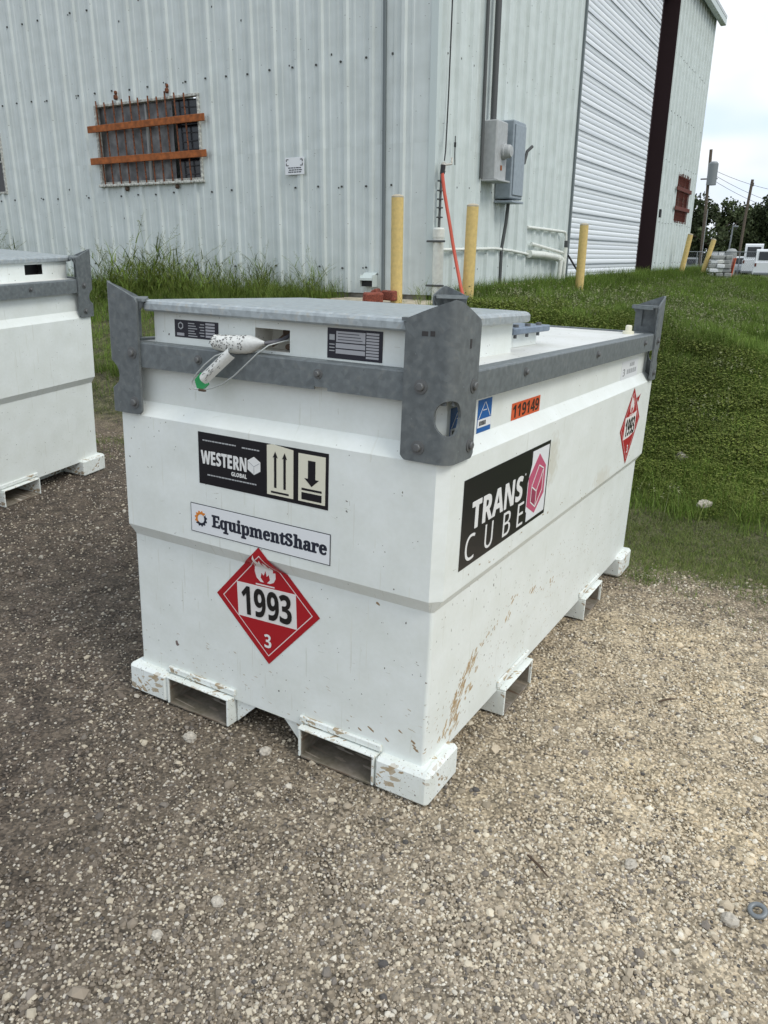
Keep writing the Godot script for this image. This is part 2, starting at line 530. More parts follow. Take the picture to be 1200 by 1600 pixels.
func build_tank(front: bool) -> Node3D:
	var t := Node3D.new()
	t.name = numbered("fuel_tank")
	add_child(t, true)
	# --- shell
	var lo0 := ring(E_IN, 0.010, Y_BOT, true)
	var lo1 := ring(E_IN, 0.010, Y_BELT0, true)
	var up0 := ring(S_IN, 0.0265, Y_BELT1, false)
	var up1 := ring(S_IN, 0.0265, Y_SH0, false)
	var rc0 := ring(R_IN, 0.020, Y_SH1, false)
	var rc1 := ring(R_IN, 0.020, Y_DECK + 0.004, false)
	var sides := ["front", "left", "back", "right"]
	for k in 4:
		var lm: Material = M.paint
		if front and k == 0: lm = M.paint_front
		if front and k == 3: lm = M.paint_side
		var mb := MB.new()
		shell_side(mb, lo0, lo1, k, true)
		obj("lower_wall", mb, lm, t)
		mb = MB.new()
		shell_side(mb, lo1, up0, k, true)
		shell_side(mb, up0, up1, k, true)
		obj("upper_wall", mb, M.paint_upper if front and k == 3 else M.paint, t)
		mb = MB.new()
		shell_side(mb, up1, rc0, k, true)
		shell_side(mb, rc0, rc1, k, true)
		obj("recessed_wall", mb, M.paint, t)
	var mb := MB.new()
	mb.box(Vector3(TW / 2, Y_BOT + 0.006, TL / 2), Vector3(TW - 0.09, 0.008, TL - 0.09))
	obj("floor_plate", mb, M.paint_dirty, t)
	mb = MB.new()
	mb.box(Vector3(TW / 2, Y_DECK, TL / 2), Vector3(TW - 0.10, 0.012, TL - 0.10), 0.002)
	obj("deck", mb, M.paint_deck, t)
	# --- skid: corner blocks and fork pockets
	var hb := 0.104
	for cx in 2:
		for cz in 2:
			var X := func(a: float) -> float: return a if cx == 0 else TW - a
			var Z := func(a: float) -> float: return a if cz == 0 else TL - a
			mb = MB.new()
			mb.box(Vector3((X.call(0.0) + X.call(0.172)) / 2, hb / 2 + 0.001, (Z.call(0.0) + Z.call(0.195)) / 2), Vector3(0.172, hb - 0.002, 0.195), 0.010)
			obj("corner_block", mb, M.paint_worn, t)
			# fork pocket tube that runs under the tank from this end
			var x0: float = X.call(0.174); var x1: float = X.call(0.438)
			var xa := minf(x0, x1); var xb := maxf(x0, x1)
			var z0: float = Z.call(0.001); var z1: float = Z.call(0.55)
			var za := minf(z0, z1); var zb := maxf(z0, z1)
			mb = MB.new()
			var zc := (za + zb) / 2; var zl := zb - za
			mb.box(Vector3((xa + xb) / 2, hb - 0.005, zc), Vector3(xb - xa + 0.006, 0.008, zl), 0.003)
			mb.box(Vector3(xa + 0.004, hb / 2 - 0.002, zc), Vector3(0.008, hb - 0.014, zl - 0.002), 0.002)
			mb.box(Vector3(xb - 0.004, hb / 2 - 0.002, zc), Vector3(0.008, hb - 0.014, zl - 0.002), 0.002)
			var pk := obj("fork_pocket", mb, M.paint_worn, t)
			mb = MB.new()
			mb.box(Vector3((xa + xb) / 2, 0.007, zc), Vector3(xb - xa - 0.018, 0.009, zl - 0.004), 0.002)
			obj("pocket_floor", mb, M.pocket_dirt, pk)
			mb = MB.new()
			mb.box(Vector3((xa + xb) / 2, 0.05, z1), Vector3(xb - xa, 0.088, 0.006))
			obj("pocket_stop", mb, M.pocket_dirt, pk)
			# side plate inside the mouth, dirty
			mb = MB.new()
			var inner: float = x0 + (0.010 if cx == 0 else -0.010)
			mb.box(Vector3(inner, 0.05, zc), Vector3(0.003, 0.082, zl - 0.012))
			inner = x1 - (0.010 if cx == 0 else -0.010)
			mb.box(Vector3(inner, 0.05, zc), Vector3(0.003, 0.082, zl - 0.012))
			obj("pocket_liner", mb, M.pocket_dirt, pk)
			# welded upstand along the wall above the pocket
			mb = MB.new()
			var fz: float = Z.call(0.027)
			mb.box(Vector3((xa + xb) / 2, 0.118, fz), Vector3(xb - xa + 0.022, 0.022, 0.010), 0.003)
			obj("weld_strip", mb, M.paint_worn, t)
			# sloping gusset between the pocket and the floor of the tank
			mb = MB.new()
			var gx: float = X.call(0.444); var gd := 0.085 if cx == 0 else -0.085
			var pl := PackedVector2Array([Vector2(gx, 0.010), Vector2(gx, 0.096), Vector2(gx + gd, 0.096)])
			mb.extrude(pl, 0.008, Transform3D(Basis(), Vector3(0, 0, Z.call(0.045) - 0.004)))
			obj("gusset", mb, M.paint_worn, t)
	for cx in 2:
		for zz in [0.69, 1.60]:
			var sx := 1.0 if cx == 0 else -1.0
			var ox := 0.001 if cx == 0 else TW - 0.001
			var w := 0.265
			mb = MB.new()
			var cx_ := ox + sx * 0.11
			mb.box(Vector3(cx_, hb - 0.005, zz), Vector3(0.22, 0.008, w), 0.003)
			mb.box(Vector3(cx_, hb / 2 - 0.002, zz - w / 2 + 0.004), Vector3(0.218, hb - 0.014, 0.008), 0.002)
			mb.box(Vector3(cx_, hb / 2 - 0.002, zz + w / 2 - 0.004), Vector3(0.218, hb - 0.014, 0.008), 0.002)
			var pk := obj("fork_pocket", mb, M.paint_worn, t)
			mb = MB.new()
			mb.box(Vector3(cx_, 0.007, zz), Vector3(0.214, 0.009, w - 0.018), 0.002)
			mb.box(Vector3(ox + sx * 0.217, 0.05, zz), Vector3(0.005, 0.08, w - 0.02))
			mb.box(Vector3(cx_, 0.05, zz + w / 2 - 0.0105), Vector3(0.20, 0.08, 0.003))
			obj("pocket_liner", mb, M.pocket_dirt, pk)
			mb = MB.new()
			mb.box(Vector3(ox + sx * 0.026, 0.118, zz), Vector3(0.010, 0.022, w + 0.02), 0.003)
			obj("weld_strip", mb, M.paint_worn, t)
	# --- galvanised rails
	var rails := [[Vector3(0.02, 0, 0.0058), Vector3(1.13, 0, 0.0058), Vector3(0, 0, 1)], [Vector3(1.13, 0, TL - 0.0058), Vector3(0.02, 0, TL - 0.0058), Vector3(0, 0, -1)],
		[Vector3(0.0058, 0, 2.25), Vector3(0.0058, 0, 0.02), Vector3(1, 0, 0)], [Vector3(TW - 0.0058, 0, 0.02), Vector3(TW - 0.0058, 0, 2.25), Vector3(-1, 0, 0)]]
	for k in 4:
		var a: Vector3 = rails[k][0]; var b: Vector3 = rails[k][1]; var inw: Vector3 = rails[k][2]
		var d := (b - a).normalized()
		var ln := (b - a).length()
		# profile in (inward, up)
		var pl := PackedVector2Array([Vector2(0, 1.110), Vector2(0.006, 1.110), Vector2(0.006, 1.1777), Vector2(0.042, 1.1777), Vector2(0.042, 1.1837), Vector2(0.005, 1.1837), Vector2(0.0015, 1.1822), Vector2(0, 1.1787)])
		mb = MB.new()
		var run := inw.cross(Vector3.UP)
		var start := a if run.dot(d) > 0 else b
		if k == 0:
			# a short cut-out in the lower edge, right of the middle
			var high := pl.duplicate()
			high[0].y = 1.118; high[1].y = 1.118
			for piece in [[0.0, 0.733, pl], [0.733, 0.775, high], [0.775, ln, pl]]:
				mb.extrude(piece[2], piece[1] - piece[0], Transform3D(Basis(inw, Vector3.UP, run), start + run * float(piece[0])))
		else:
			mb.extrude(pl, ln, Transform3D(Basis(inw, Vector3.UP, run), start))
		var rl := obj("rail", mb, M.galv, t)
		var spots := [0.792, 0.384] if k < 2 else [0.484, 1.218, 1.965]
		for s in spots:
			var at: Vector3 = a
			if k < 2: at.x = s
			else: at.z = s
			at.y = 1.1515
			var bo := obj("bolt", bolt_mesh(0.0075), M.bolt, rl)
			bo.transform = Transform3D(Basis.looking_at(inw, Vector3.UP), at)
	# --- corner guides
	var br := bracket_mesh().mesh()
	for cx in 2:
		for cz in 2:
			var o := obj("corner_guide", br, M.galv_dark, t)
			var g := -0.003
			if cx == 0 and cz == 0: o.transform = Transform3D(Basis(), Vector3(g, 0, g))
			elif cx == 1 and cz == 0: o.transform = Transform3D(Basis(Vector3.UP, -PI / 2), Vector3(TW - g, 0, g))
			elif cx == 1 and cz == 1: o.transform = Transform3D(Basis(Vector3.UP, PI), Vector3(TW - g, 0, TL - g))
			else: o.transform = Transform3D(Basis(Vector3.UP, PI / 2), Vector3(g, 0, TL - g))
			for s in [[0, 1.1505], [0, 1.0045], [1, 1.1505], [1, 1.0045]]:
				var bo := obj("bolt", bolt_mesh(), M.bolt, o)
				if s[0] == 0: bo.transform = Transform3D(Basis(Vector3.UP, PI), Vector3(0.086, s[1], 0))
				else: bo.transform = Transform3D(Basis(Vector3.UP, -PI / 2), Vector3(0, s[1], 0.108))
			mb = MB.new()
			var pl := PackedVector2Array([Vector2(0.0085, 0.0085), Vector2(0.150, 0.0085), Vector2(0.150, 0.026), Vector2(0.026, 0.150), Vector2(0.0085, 0.150)])
			mb.extrude(pl, 0.008, Transform3D(Basis(Vector3(1, 0, 0), Vector3(0, 0, 1), Vector3(0, -1, 0)), Vector3(0, 1.306, 0)))
			var lip := Basis(Vector3.UP, PI / 4)
			mb.box(Vector3(0.088, 1.294, 0.088), Vector3(0.172, 0.012, 0.006), 0.001, lip)
			obj("cap_plate", mb, M.galv, o)
			mb = MB.new()
			for s in 2:
				var pts := PackedVector2Array([Vector2(0.100, 1.297), Vector2(0.146, 1.297), Vector2(0.140, 1.280), Vector2(0.125, 1.262), Vector2(0.112, 1.246), Vector2(0.104, 1.230), Vector2(0.100, 1.21)])
				if s == 0: mb.extrude(pts, 0.006, Transform3D(Basis(), Vector3(0, 0, 0.010)))
				else: mb.extrude(pts, 0.006, Transform3D(Basis(Vector3(0, 0, 1), Vector3(0, 1, 0), Vector3(-1, 0, 0)), Vector3(0.016, 0, 0)))
			obj("gusset", mb, M.galv_dark, o)
			# stamped marks high on the guide
			if cx == 0 and cz == 0:
				mb = MB.new()
				mb.box(Vector3(0.082, 1.273, -0.0004), Vector3(0.016, 0.011, 0.0012), 0.0004)
				mb.box(Vector3(0.062, 1.274, -0.0004), Vector3(0.012, 0.012, 0.0012), 0.0004)
				mb.box(Vector3(-0.0004, 1.252, 0.078), Vector3(0.0012, 0.022, 0.010), 0.0004)
				obj("stamped_mark", mb, M.stamp, o)
	# --- equipment cabinet under the lid
	var c0 := 0.155; var c1 := 1.003; var cz0 := 0.05; var cz1 := 0.74; var cy0 := Y_DECK + 0.004; var cy1 := 1.272
	var ox0 := 0.507; var ox1 := 0.624; var oy0 := 1.191; var oy1 := 1.249
	mb = MB.new()
	var qf := func(xa: float, xb: float, ya: float, yb: float) -> void:
		mb.quad(Vector3(xb, ya, cz0), Vector3(xa, ya, cz0), Vector3(xa, yb, cz0), Vector3(xb, yb, cz0))
	qf.call(c0, ox0, cy0, cy1); qf.call(ox1, c1, cy0, cy1); qf.call(ox0, ox1, cy0, oy0); qf.call(ox0, ox1, oy1, cy1)
	mb.quad(Vector3(c0, cy0, cz0), Vector3(c0, cy0, cz1), Vector3(c0, cy1, cz1), Vector3(c0, cy1, cz0))
	# the left side has an opening of its own
	var lz0 := 0.24; var lz1 := 0.37
	var ql := func(za: float, zb: float, ya: float, yb: float) -> void:
		mb.quad(Vector3(c1, ya, zb), Vector3(c1, ya, za), Vector3(c1, yb, za), Vector3(c1, yb, zb))
	ql.call(cz0, lz0, cy0, cy1); ql.call(lz1, cz1, cy0, cy1); ql.call(lz0, lz1, cy0, 1.208); ql.call(lz0, lz1, 1.262, cy1)
	mb.quad(Vector3(c0, cy0, cz1), Vector3(c1, cy0, cz1), Vector3(c1, cy1, cz1), Vector3(c0, cy1, cz1))
	var cab := obj("cabinet", mb, M.paint, t)
	mb = MB.new()
	var dz := cz0 + 0.075
	mb.quad(Vector3(ox1, oy0, dz), Vector3(ox0, oy0, dz), Vector3(ox0, oy1, dz), Vector3(ox1, oy1, dz))
	mb.quad(Vector3(ox1, oy0, cz0), Vector3(ox0, oy0, cz0), Vector3(ox0, oy0, dz), Vector3(ox1, oy0, dz))
	mb.quad(Vector3(ox1, oy1, dz), Vector3(ox0, oy1, dz), Vector3(ox0, oy1, cz0), Vector3(ox1, oy1, cz0))
	mb.quad(Vector3(ox0, oy0, dz), Vector3(ox0, oy0, cz0), Vector3(ox0, oy1, cz0), Vector3(ox0, oy1, dz))
	mb.quad(Vector3(ox1, oy0, cz0), Vector3(ox1, oy0, dz), Vector3(ox1, oy1, dz), Vector3(ox1, oy1, cz0))
	obj("latch_recess", mb, M.paint_dirty, cab)
	mb = MB.new()
	mb.box(Vector3(0.548, 1.238, cz0 + 0.05), Vector3(0.030, 0.016, 0.02), 0.003)
	mb.tube([Vector3(0.555, 1.23, cz0 + 0.04), Vector3(0.565, 1.215, cz0 + 0.025), Vector3(0.575, 1.205, cz0 + 0.01)], 0.006, 8)
	mb.tube([Vector3(0.53, 1.20, cz0 + 0.07), Vector3(0.53, 1.203, cz0 + 0.02)], 0.008, 8)
	obj("latch", mb, M.rust_dark, cab)
	mb = MB.new()
	mb.box(Vector3(c1 - 0.05, 1.235, 0.305), Vector3(0.003, 0.07, 0.16))
	obj("hatch_backing", mb, M.black, cab)
	# lid with a rounded edge and a crown
	mb = MB.new()
	var lx0 := 0.115; var lx1 := 1.022; var lz_0 := 0.020; var lz_1 := 0.795
	var prof := [Vector2(0.004, 1.272), Vector2(0.0, 1.277), Vector2(0.0, 1.293), Vector2(0.004, 1.300), Vector2(0.012, 1.304), Vector2(0.06, 1.307), Vector2(0.20, 1.311)]
	var rings := []
	for p in prof:
		var inx: float = p.x
		var cut := 0.014
		var rg := []
		for q in [[0, 0, 1, 1], [1, 0, -1, 1], [1, 1, -1, -1], [0, 1, 1, -1]]:
			var bx: float = lx1 - inx if q[0] else lx0 + inx
			var bz: float = lz_1 - inx if q[1] else lz_0 + inx
			var arc := []
			for j in 4:
				var w := j / 3.0 * PI / 2
				arc.append(Vector3(bx + q[2] * cut * (1 - sin(w)), p.y, bz + q[3] * cut * (1 - cos(w))))
			if q[2] * q[3] > 0: arc.reverse()
			rg += arc
		rings.append(rg)
	var lc := Vector3((lx0 + lx1) / 2, 1.285, (lz_0 + lz_1) / 2)
	for i in rings.size() - 1:
		for k in 16:
			mb.face([rings[i][k], rings[i][(k + 1) % 16], rings[i + 1][(k + 1) % 16], rings[i + 1][k]], lc)
	mb.face(rings[rings.size() - 1], lc)
	mb.face(rings[0], lc)
	obj("lid", mb, M.galv_lid, t)
	# flange cover behind the cabinet
	mb = MB.new()
	mb.box(Vector3(0.40, 1.237, 0.97), Vector3(0.46, 0.022, 0.36), 0.004)
	var cv := obj("flange_cover", mb, M.galv_blue, t)
	mb = MB.new()
	mb.box(Vector3(0.40, 1.201, 0.97), Vector3(0.39, 0.050, 0.29), 0.004)
	obj("flange_riser", mb, M.paint, cv)
	for k in 3:
		mb = MB.new()
		var zz := 0.86 + 0.11 * k
		mb.lathe([Vector2(0.010, 1.248), Vector2(0.010, 1.257), Vector2(0.0001, 1.258)], Vector3(0.19, 0, zz), Vector3.UP, 6)
		mb.lathe([Vector2(0.0001, 1.212), Vector2(0.006, 1.212), Vector2(0.006, 1.227)], Vector3(0.19, 0, zz), Vector3.UP, 8)
		obj("bolt", mb, M.bolt, cv)
	# filler cap near the back
	mb = MB.new()
	mb.lathe([Vector2(0.026, 1.178), Vector2(0.026, 1.190), Vector2(0.015, 1.192), Vector2(0.015, 1.212), Vector2(0.012, 1.217), Vector2(0.0001, 1.218)], Vector3(0.115, 0, 2.10), Vector3.UP, 12)
	obj("vent_cap", mb, M.cream, t)
	return t

func dress_tank(t: Node3D) -> void:
	# stickers, plates and placards of the near tank
	var w := plate("maker_label", M.black_gloss, t, front_at(0.576, 0.870, S_IN), 0.457, 0.154)
	text("lettering", "WESTERN", "Droid Sans", true, 0.170, 0.040, M.white_ink, w, -0.134, 0.004, 0.0009, 0.9)
	text("lettering", "GLOBAL", "Droid Sans", true, 0.056, 0.012, M.white_ink, w, -0.077, -0.030, 0.0009, 0.5)
	for s in [[-0.211, 0.052, 0.125, 8], [-0.065, 0.050, 0.060, 4], [-0.196, -0.049, 0.178, 11]]:
		var r := RandomNumberGenerator.new(); r.seed = int(s[3])
		var x: float = s[0]
		var mb := MB.new()
		while x < s[0] + s[2]:
			var l := r.randf_range(0.004, 0.013)
			mb.extrude(PackedVector2Array(rect(x, s[1], x + l, s[1] + 0.0036)), 0.0004, Transform3D(Basis(), Vector3(0, 0, 0.0008)))
			x += l + 0.0018
		obj("small_print", mb, M.grey_ink, w)
	var hexa := func(cx: float, cy: float, r: float, sx := 1.0) -> Array:
		var q := []
		for k in 6: q.append(Vector2(cx + sin(TAU * k / 6) * r * sx, cy + cos(TAU * k / 6) * r))
		return q
	obj("hexagon_mark", flat(hexa.call(-0.022, 0.006, 0.026)), M.white_ink, w)
	for p in [[Vector2(-0.022, 0.004), Vector2(-0.042, 0.016)], [Vector2(-0.022, 0.004), Vector2(-0.002, 0.016)], [Vector2(-0.022, 0.004), Vector2(-0.022, -0.018)]]:
		var d: Vector2 = (p[1] - p[0]).orthogonal().normalized() * 0.0008
		obj("hexagon_line", flat([p[0] - d, p[1] - d, p[1] + d, p[0] + d], 0.0013), M.grey_ink, w)
	obj("arrow_panel", flat([Vector2(0.024, -0.066), Vector2(0.114, -0.066), Vector2(0.114, 0.070), Vector2(0.05, 0.077), Vector2(0.040, 0.0768), Vector2(0.024, 0.073)]), M.sticker_old, w)
	for x in [0.053, 0.085]:
		obj("up_arrow", flat([Vector2(x - 0.004, -0.044), Vector2(x + 0.004, -0.044), Vector2(x + 0.004, 0.042), Vector2(x + 0.0085, 0.040), Vector2(x, 0.058), Vector2(x - 0.0085, 0.040), Vector2(x - 0.004, 0.042)], 0.0014), M.black_gloss, w)
	obj("arrow_bar", flat(rect(0.038, -0.060, 0.099, -0.0545), 0.0014), M.black_gloss, w)
	obj("arrow_panel", flat(rect(0.131, -0.066, 0.219, 0.066)), M.sticker_old, w)
	obj("down_arrow", flat([Vector2(0.163, 0.050), Vector2(0.187, 0.050), Vector2(0.187, 0.0), Vector2(0.199, 0.0), Vector2(0.175, -0.021), Vector2(0.151, 0.0), Vector2(0.163, 0.0)], 0.0014), M.black_gloss, w)
	obj("arrow_bar", flat(rect(0.142, -0.034, 0.208, -0.028), 0.0014), M.black_gloss, w)
	obj("arrow_bar", flat(rect(0.142, -0.060, 0.208, -0.040), 0.0014), M.black_gloss, w)
	# rental company label
	w = plate("company_label", M.ink_blue, t, front_at(0.590, 0.6825, S_IN - 0.0003), 0.506, 0.090)
	obj("label_face", flat(rect(-0.2505, -0.0427, 0.2505, 0.0427), 0.0006), M.sticker_white, w)
	text("lettering", "EquipmentShare", "Droid Serif", true, 0.412, 0.053, M.ink_blue, w, 0.036, -0.003, 0.0013, 1.5)
	for half in 2:
		var q := []
		var a0 := PI * 0.75 if half == 0 else -PI * 0.30
		for k in 25:
			var a := a0 + (PI * 1.0) * k / 24.0 - PI / 2
			var rr := 0.0245 if int(k / 2.0) % 2 == 0 else 0.0205
			q.append(Vector2(-0.2125, 0) + Vector2(cos(a), sin(a)) * rr)
		for k in range(24, -1, -1):
			var a := a0 + (PI * 1.0) * k / 24.0 - PI / 2
			q.append(Vector2(-0.2125, 0) + Vector2(cos(a), sin(a)) * 0.0135)
		obj("gear_mark", flat(q, 0.0013), M.orange_ink if half == 0 else M.ink_blue, w)
	# hazard placard that folds over the step of the wall
	var mb := MB.new()
	var cyy := 0.452; var hd := 0.193; var cxx := 0.577
	var along := func(y: float) -> Vector3:   # arc length up the wall to (y, z, which)
		var st := Vector2(Y_BELT1 - Y_BELT0, E_IN - S_IN).length()
		if y < Y_BELT0: return Vector3(0, y, E_IN - 0.0015)
		if y < Y_BELT0 + st:
			var k := (y - Y_BELT0) / st
			return Vector3(0, lerpf(Y_BELT0, Y_BELT1, k), lerpf(E_IN, S_IN, k) - 0.002 - 0.006 * sin(k * PI))
		return Vector3(0, Y_BELT1 + (y - Y_BELT0 - st), S_IN - 0.002)
	var rot := deg_to_rad(2.4)
	var pt := func(u: float, q: float) -> Array:
		var p := Vector2(u, q).rotated(rot) * hd
		var s: Vector3 = along.call(cyy + p.y)
		return [Vector3(cxx - p.x, s.y, s.z), Vector2(0.5 + u * 0.5, 0.5 - q * 0.5)]
	var rows := 80
	for i in rows:
		var q0 := -1.0 + 2.0 * i / rows; var q1 := -1.0 + 2.0 * (i + 1) / rows
		var h0 := 1.0 - absf(q0); var h1 := 1.0 - absf(q1)
		for k in 12:
			var f0 := -1.0 + 2.0 * k / 12.0; var f1 := -1.0 + 2.0 * (k + 1) / 12.0
			var a = pt.call(f0 * h0, q0); var b = pt.call(f1 * h0, q0); var d = pt.call(f1 * h1, q1); var e = pt.call(f0 * h1, q1)
			mb.tri(a[0], b[0], d[0], Vector3.ZERO, Vector3.ZERO, Vector3.ZERO, a[1], b[1], d[1])
			mb.tri(a[0], d[0], e[0], Vector3.ZERO, Vector3.ZERO, Vector3.ZERO, a[1], d[1], e[1])
	var pl := obj("hazard_placard", mb, M.hazard, t)
	var txt := text("lettering", "1993", "Droid Sans", true, 0.186, 0.092, M.black_ink, pl, 0, 0, 0.0009, 0.35)
	txt.transform = Transform3D(front_at(cxx, cyy, E_IN - 0.0018).basis * Basis(Vector3.BACK, rot), Vector3(cxx, cyy, E_IN - 0.0018)) * txt.transform
	txt = text("lettering", "3", "Droid Sans", true, 0.026, 0.044, M.white_ink, pl, 0, -0.117)
	txt.transform = Transform3D(front_at(cxx, cyy, E_IN - 0.0018).basis * Basis(Vector3.BACK, rot), Vector3(cxx, cyy, E_IN - 0.0018)) * txt.transform
	# product label on the long side
	w = plate("product_label", M.black_gloss, t, side_at(0.452, 0.784, S_IN), 0.667, 0.247)
	text("lettering", "TRANS", "Droid Sans", true, 0.375, 0.078, M.white_ink, w, -0.085, 0.014, 0.0009, 0.7)
	var cube := "CUBE"
	var cxs := [-0.262, -0.134, 0.0, 0.110]
	for i in 4:
		text("lettering", cube[i], "Droid Sans", false, [0.062, 0.056, 0.058, 0.050][i], 0.074, M.white_ink, w, cxs[i] - 0.008, -0.073)
	text("lettering", "TM", "Droid Sans", false, 0.012, 0.006, M.white_ink, w, 0.118, 0.050)
	obj("logo_panel", flat([Vector2(0.156, -0.112), Vector2(0.322, -0.110), Vector2(0.322, 0.112), Vector2(0.170, 0.112), Vector2(0.170, 0.070), Vector2(0.146, 0.016), Vector2(0.146, -0.075), Vector2(0.156, -0.082)]), M.sticker_white, w)
	obj("cube_logo", flat([Vector2(0.232, 0.096), Vector2(0.302, 0.046), Vector2(0.304, -0.046), Vector2(0.226, -0.098), Vector2(0.150, -0.060), Vector2(0.150, 0.030)], 0.0014), M.pink, w)
	obj("cube_logo_face", flat([Vector2(0.180, -0.002), Vector2(0.228, -0.026), Vector2(0.228, -0.078), Vector2(0.180, -0.052)], 0.0019), M.pink_dark, w)
	obj("cube_logo_face", flat([Vector2(0.228, -0.026), Vector2(0.280, 0.008), Vector2(0.280, -0.040), Vector2(0.228, -0.078)], 0.0019), M.pink_deep, w)
	for p in [[0.180, -0.002, 0.228, -0.026], [0.228, -0.026, 0.228, -0.078], [0.228, -0.078, 0.180, -0.052], [0.180, -0.052, 0.180, -0.002], [0.180, -0.002, 0.234, 0.058], [0.234, 0.058, 0.280, 0.040], [0.228, -0.026, 0.280, 0.040], [0.280, 0.040, 0.280, -0.030], [0.280, -0.030, 0.228, -0.078]]:
		var a := Vector2(p[0], p[1]); var b := Vector2(p[2], p[3])
		var d := (b - a).orthogonal().normalized() * 0.0020
		obj("cube_logo_line", flat([a - d, b - d, b + d, a + d], 0.0024), M.white_ink, w)
	# small stickers under the rail on the long side
	w = plate("number_tag", M.orange_tag, t, side_at(0.6105, 1.0305, R_IN), 0.241, 0.050)
	text("lettering", "119149", "Droid Sans", true, 0.222, 0.038, M.black_ink, w, 0, 0)
	for s in [0.290, 0.125]:
		w = plate("safety_sticker", M.blue_sticker, t, side_at(s, 1.0495, R_IN), 0.092, 0.088)
		obj("sticker_band", flat(rect(-0.044, -0.030, 0.044, -0.008)), M.sticker_white, w)
		for k in 5:
			obj("small_print", flat(rect(-0.034 + k * 0.009, -0.025, -0.028 + k * 0.009, -0.013), 0.0014), M.black_ink, w)
		for sx in [-1.0, 1.0]:
			obj("outline_mark", flat([Vector2(sx * 0.001, 0.036), Vector2(sx * 0.004, 0.036), Vector2(sx * 0.040, -0.006), Vector2(sx * 0.037, -0.006)]), M.white_ink, w)
		obj("outline_mark", flat(rect(-0.012, 0.014, 0.012, 0.016)), M.white_ink, w)
	w = plate("notice_sticker", M.sticker_white, t, side_at(1.89, 1.037, R_IN), 0.29, 0.086)
	text("lettering", "3", "Droid Sans", false, 0.030, 0.030, M.black_ink, w, -0.10, -0.004)
	for k in 5:
		obj("small_print", flat(rect(-0.05 + k * 0.035, -0.014, -0.024 + k * 0.035, 0.006), 0.0009), M.grey_ink, w)
	for k in 3:
		obj("small_print", flat(rect(-0.01 + k * 0.030, 0.016, 0.012 + k * 0.030, 0.032), 0.0009), M.grey_ink, w)
	# second hazard placard with a peeling corner
	mb = MB.new()
	var hz := 0.172
	mb.tri(Vector3(0, -hz, 0.001), Vector3(hz, 0.02, 0.001), Vector3(0, hz, 0.001), Vector3.ZERO, Vector3.ZERO, Vector3.ZERO, Vector2(0.5, 1), Vector2(1, 0.5), Vector2(0.5, 0))
	mb.tri(Vector3(0, -hz, 0.001), Vector3(0, hz, 0.001), Vector3(-hz, 0, 0.001), Vector3.ZERO, Vector3.ZERO, Vector3.ZERO, Vector2(0.5, 1), Vector2(0.5, 0), Vector2(0, 0.5))
	mb.tri(Vector3(0.07, 0.118, 0.001), Vector3(0.10, 0.096, 0.001), Vector3(0.085, 0.140, 0.012))
	pl = obj("hazard_placard", mb, M.hazard_side, t)
	pl.transform = side_at(1.893, 0.790, S_IN)
	text("lettering", "1993", "Droid Sans", true, 0.168, 0.078, M.black_ink, pl, 0, 0, 0.0016, 0.4)
	text("lettering", "3", "Droid Sans", true, 0.022, 0.036, M.white_ink, pl, 0, -0.102, 0.0016)
	# data plates on the cabinet
	w = plate("data_plate", M.plate_dark, t, front_at(0.838, 1.2285, 0.05), 0.166, 0.049)
	for k in 5: obj("plate_field", flat(rect(0.036, 0.015 - k * 0.0085, 0.070, 0.0205 - k * 0.0085)), M.plate_light, w)
	for k in 6: obj("small_print", flat(rect(-0.030, 0.015 - k * 0.007, -0.006 + (k % 3) * 0.005, 0.0175 - k * 0.007)), M.grey_ink, w)
	for k in 5: obj("small_print", flat(rect(0.016 - (k % 2) * 0.004, 0.014 - k * 0.0078, 0.031, 0.0165 - k * 0.0078)), M.grey_ink, w)
	obj("plate_emblem", flat(hexa.call(-0.059, 0.008, 0.011)), M.grey_ink, w)
	obj("plate_emblem_core", flat(hexa.call(-0.059, 0.008, 0.007), 0.0013), M.plate_dark, w)
	obj("plate_field", flat(rect(-0.074, -0.020, -0.046, -0.012)), M.plate_light, w)
	w = plate("data_plate", M.plate_dark, t, front_at(0.304, 1.227, 0.05), 0.165, 0.076)
	obj("plate_field", flat(rect(-0.055, 0.004, 0.032, 0.031)), M.plate_light, w)
	obj("plate_field", flat(rect(-0.056, -0.011, 0.032, 0.001)), M.plate_light, w)
	obj("plate_field", flat(rect(-0.056, -0.025, 0.032, -0.014)), M.plate_light, w)
	for k in 9: obj("plate_field", flat(rect(0.035, 0.0270 - k * 0.0073, 0.072, 0.0322 - k * 0.0073)), M.plate_light, w)
	for k in 3: obj("small_print", flat(rect(-0.050, 0.024 - k * 0.0075, 0.014 + k * 0.005, 0.0262 - k * 0.0075), 0.0013), M.grey_dark, w)
	obj("plate_emblem", flat(rect(-0.076, 0.008, -0.060, 0.022)), M.grey_ink, w)
	for k in 3: obj("small_print", flat(rect(-0.076, -0.004 - k * 0.008, -0.060, -0.0015 - k * 0.008)), M.grey_ink, w)

# ---------------------------------------------------------------- building
func rib_profile(width: float, first: float, rib := 0.036) -> Array:
	# (along, out): ribs 305 mm apart with two low swells between them
	var q := []
	var x := first
	q.append(Vector2(0, 0))
	while x < width - 0.05:
		for p in [[-0.150, 0.0], [-0.118, 0.0], [-0.110, 0.005], [-0.090, 0.005], [-0.082, 0.0], [-0.037, 0.0], [-0.018, rib], [0.018, rib], [0.037, 0.0], [0.078, 0.0], [0.086, 0.005], [0.106, 0.005], [0.114, 0.0]]:
			var a: float = x + p[0]
			if a > 0.001 and a < width - 0.001: q.append(Vector2(a, p[1]))
		x += 0.3048
	q.append(Vector2(width, 0))
	return q

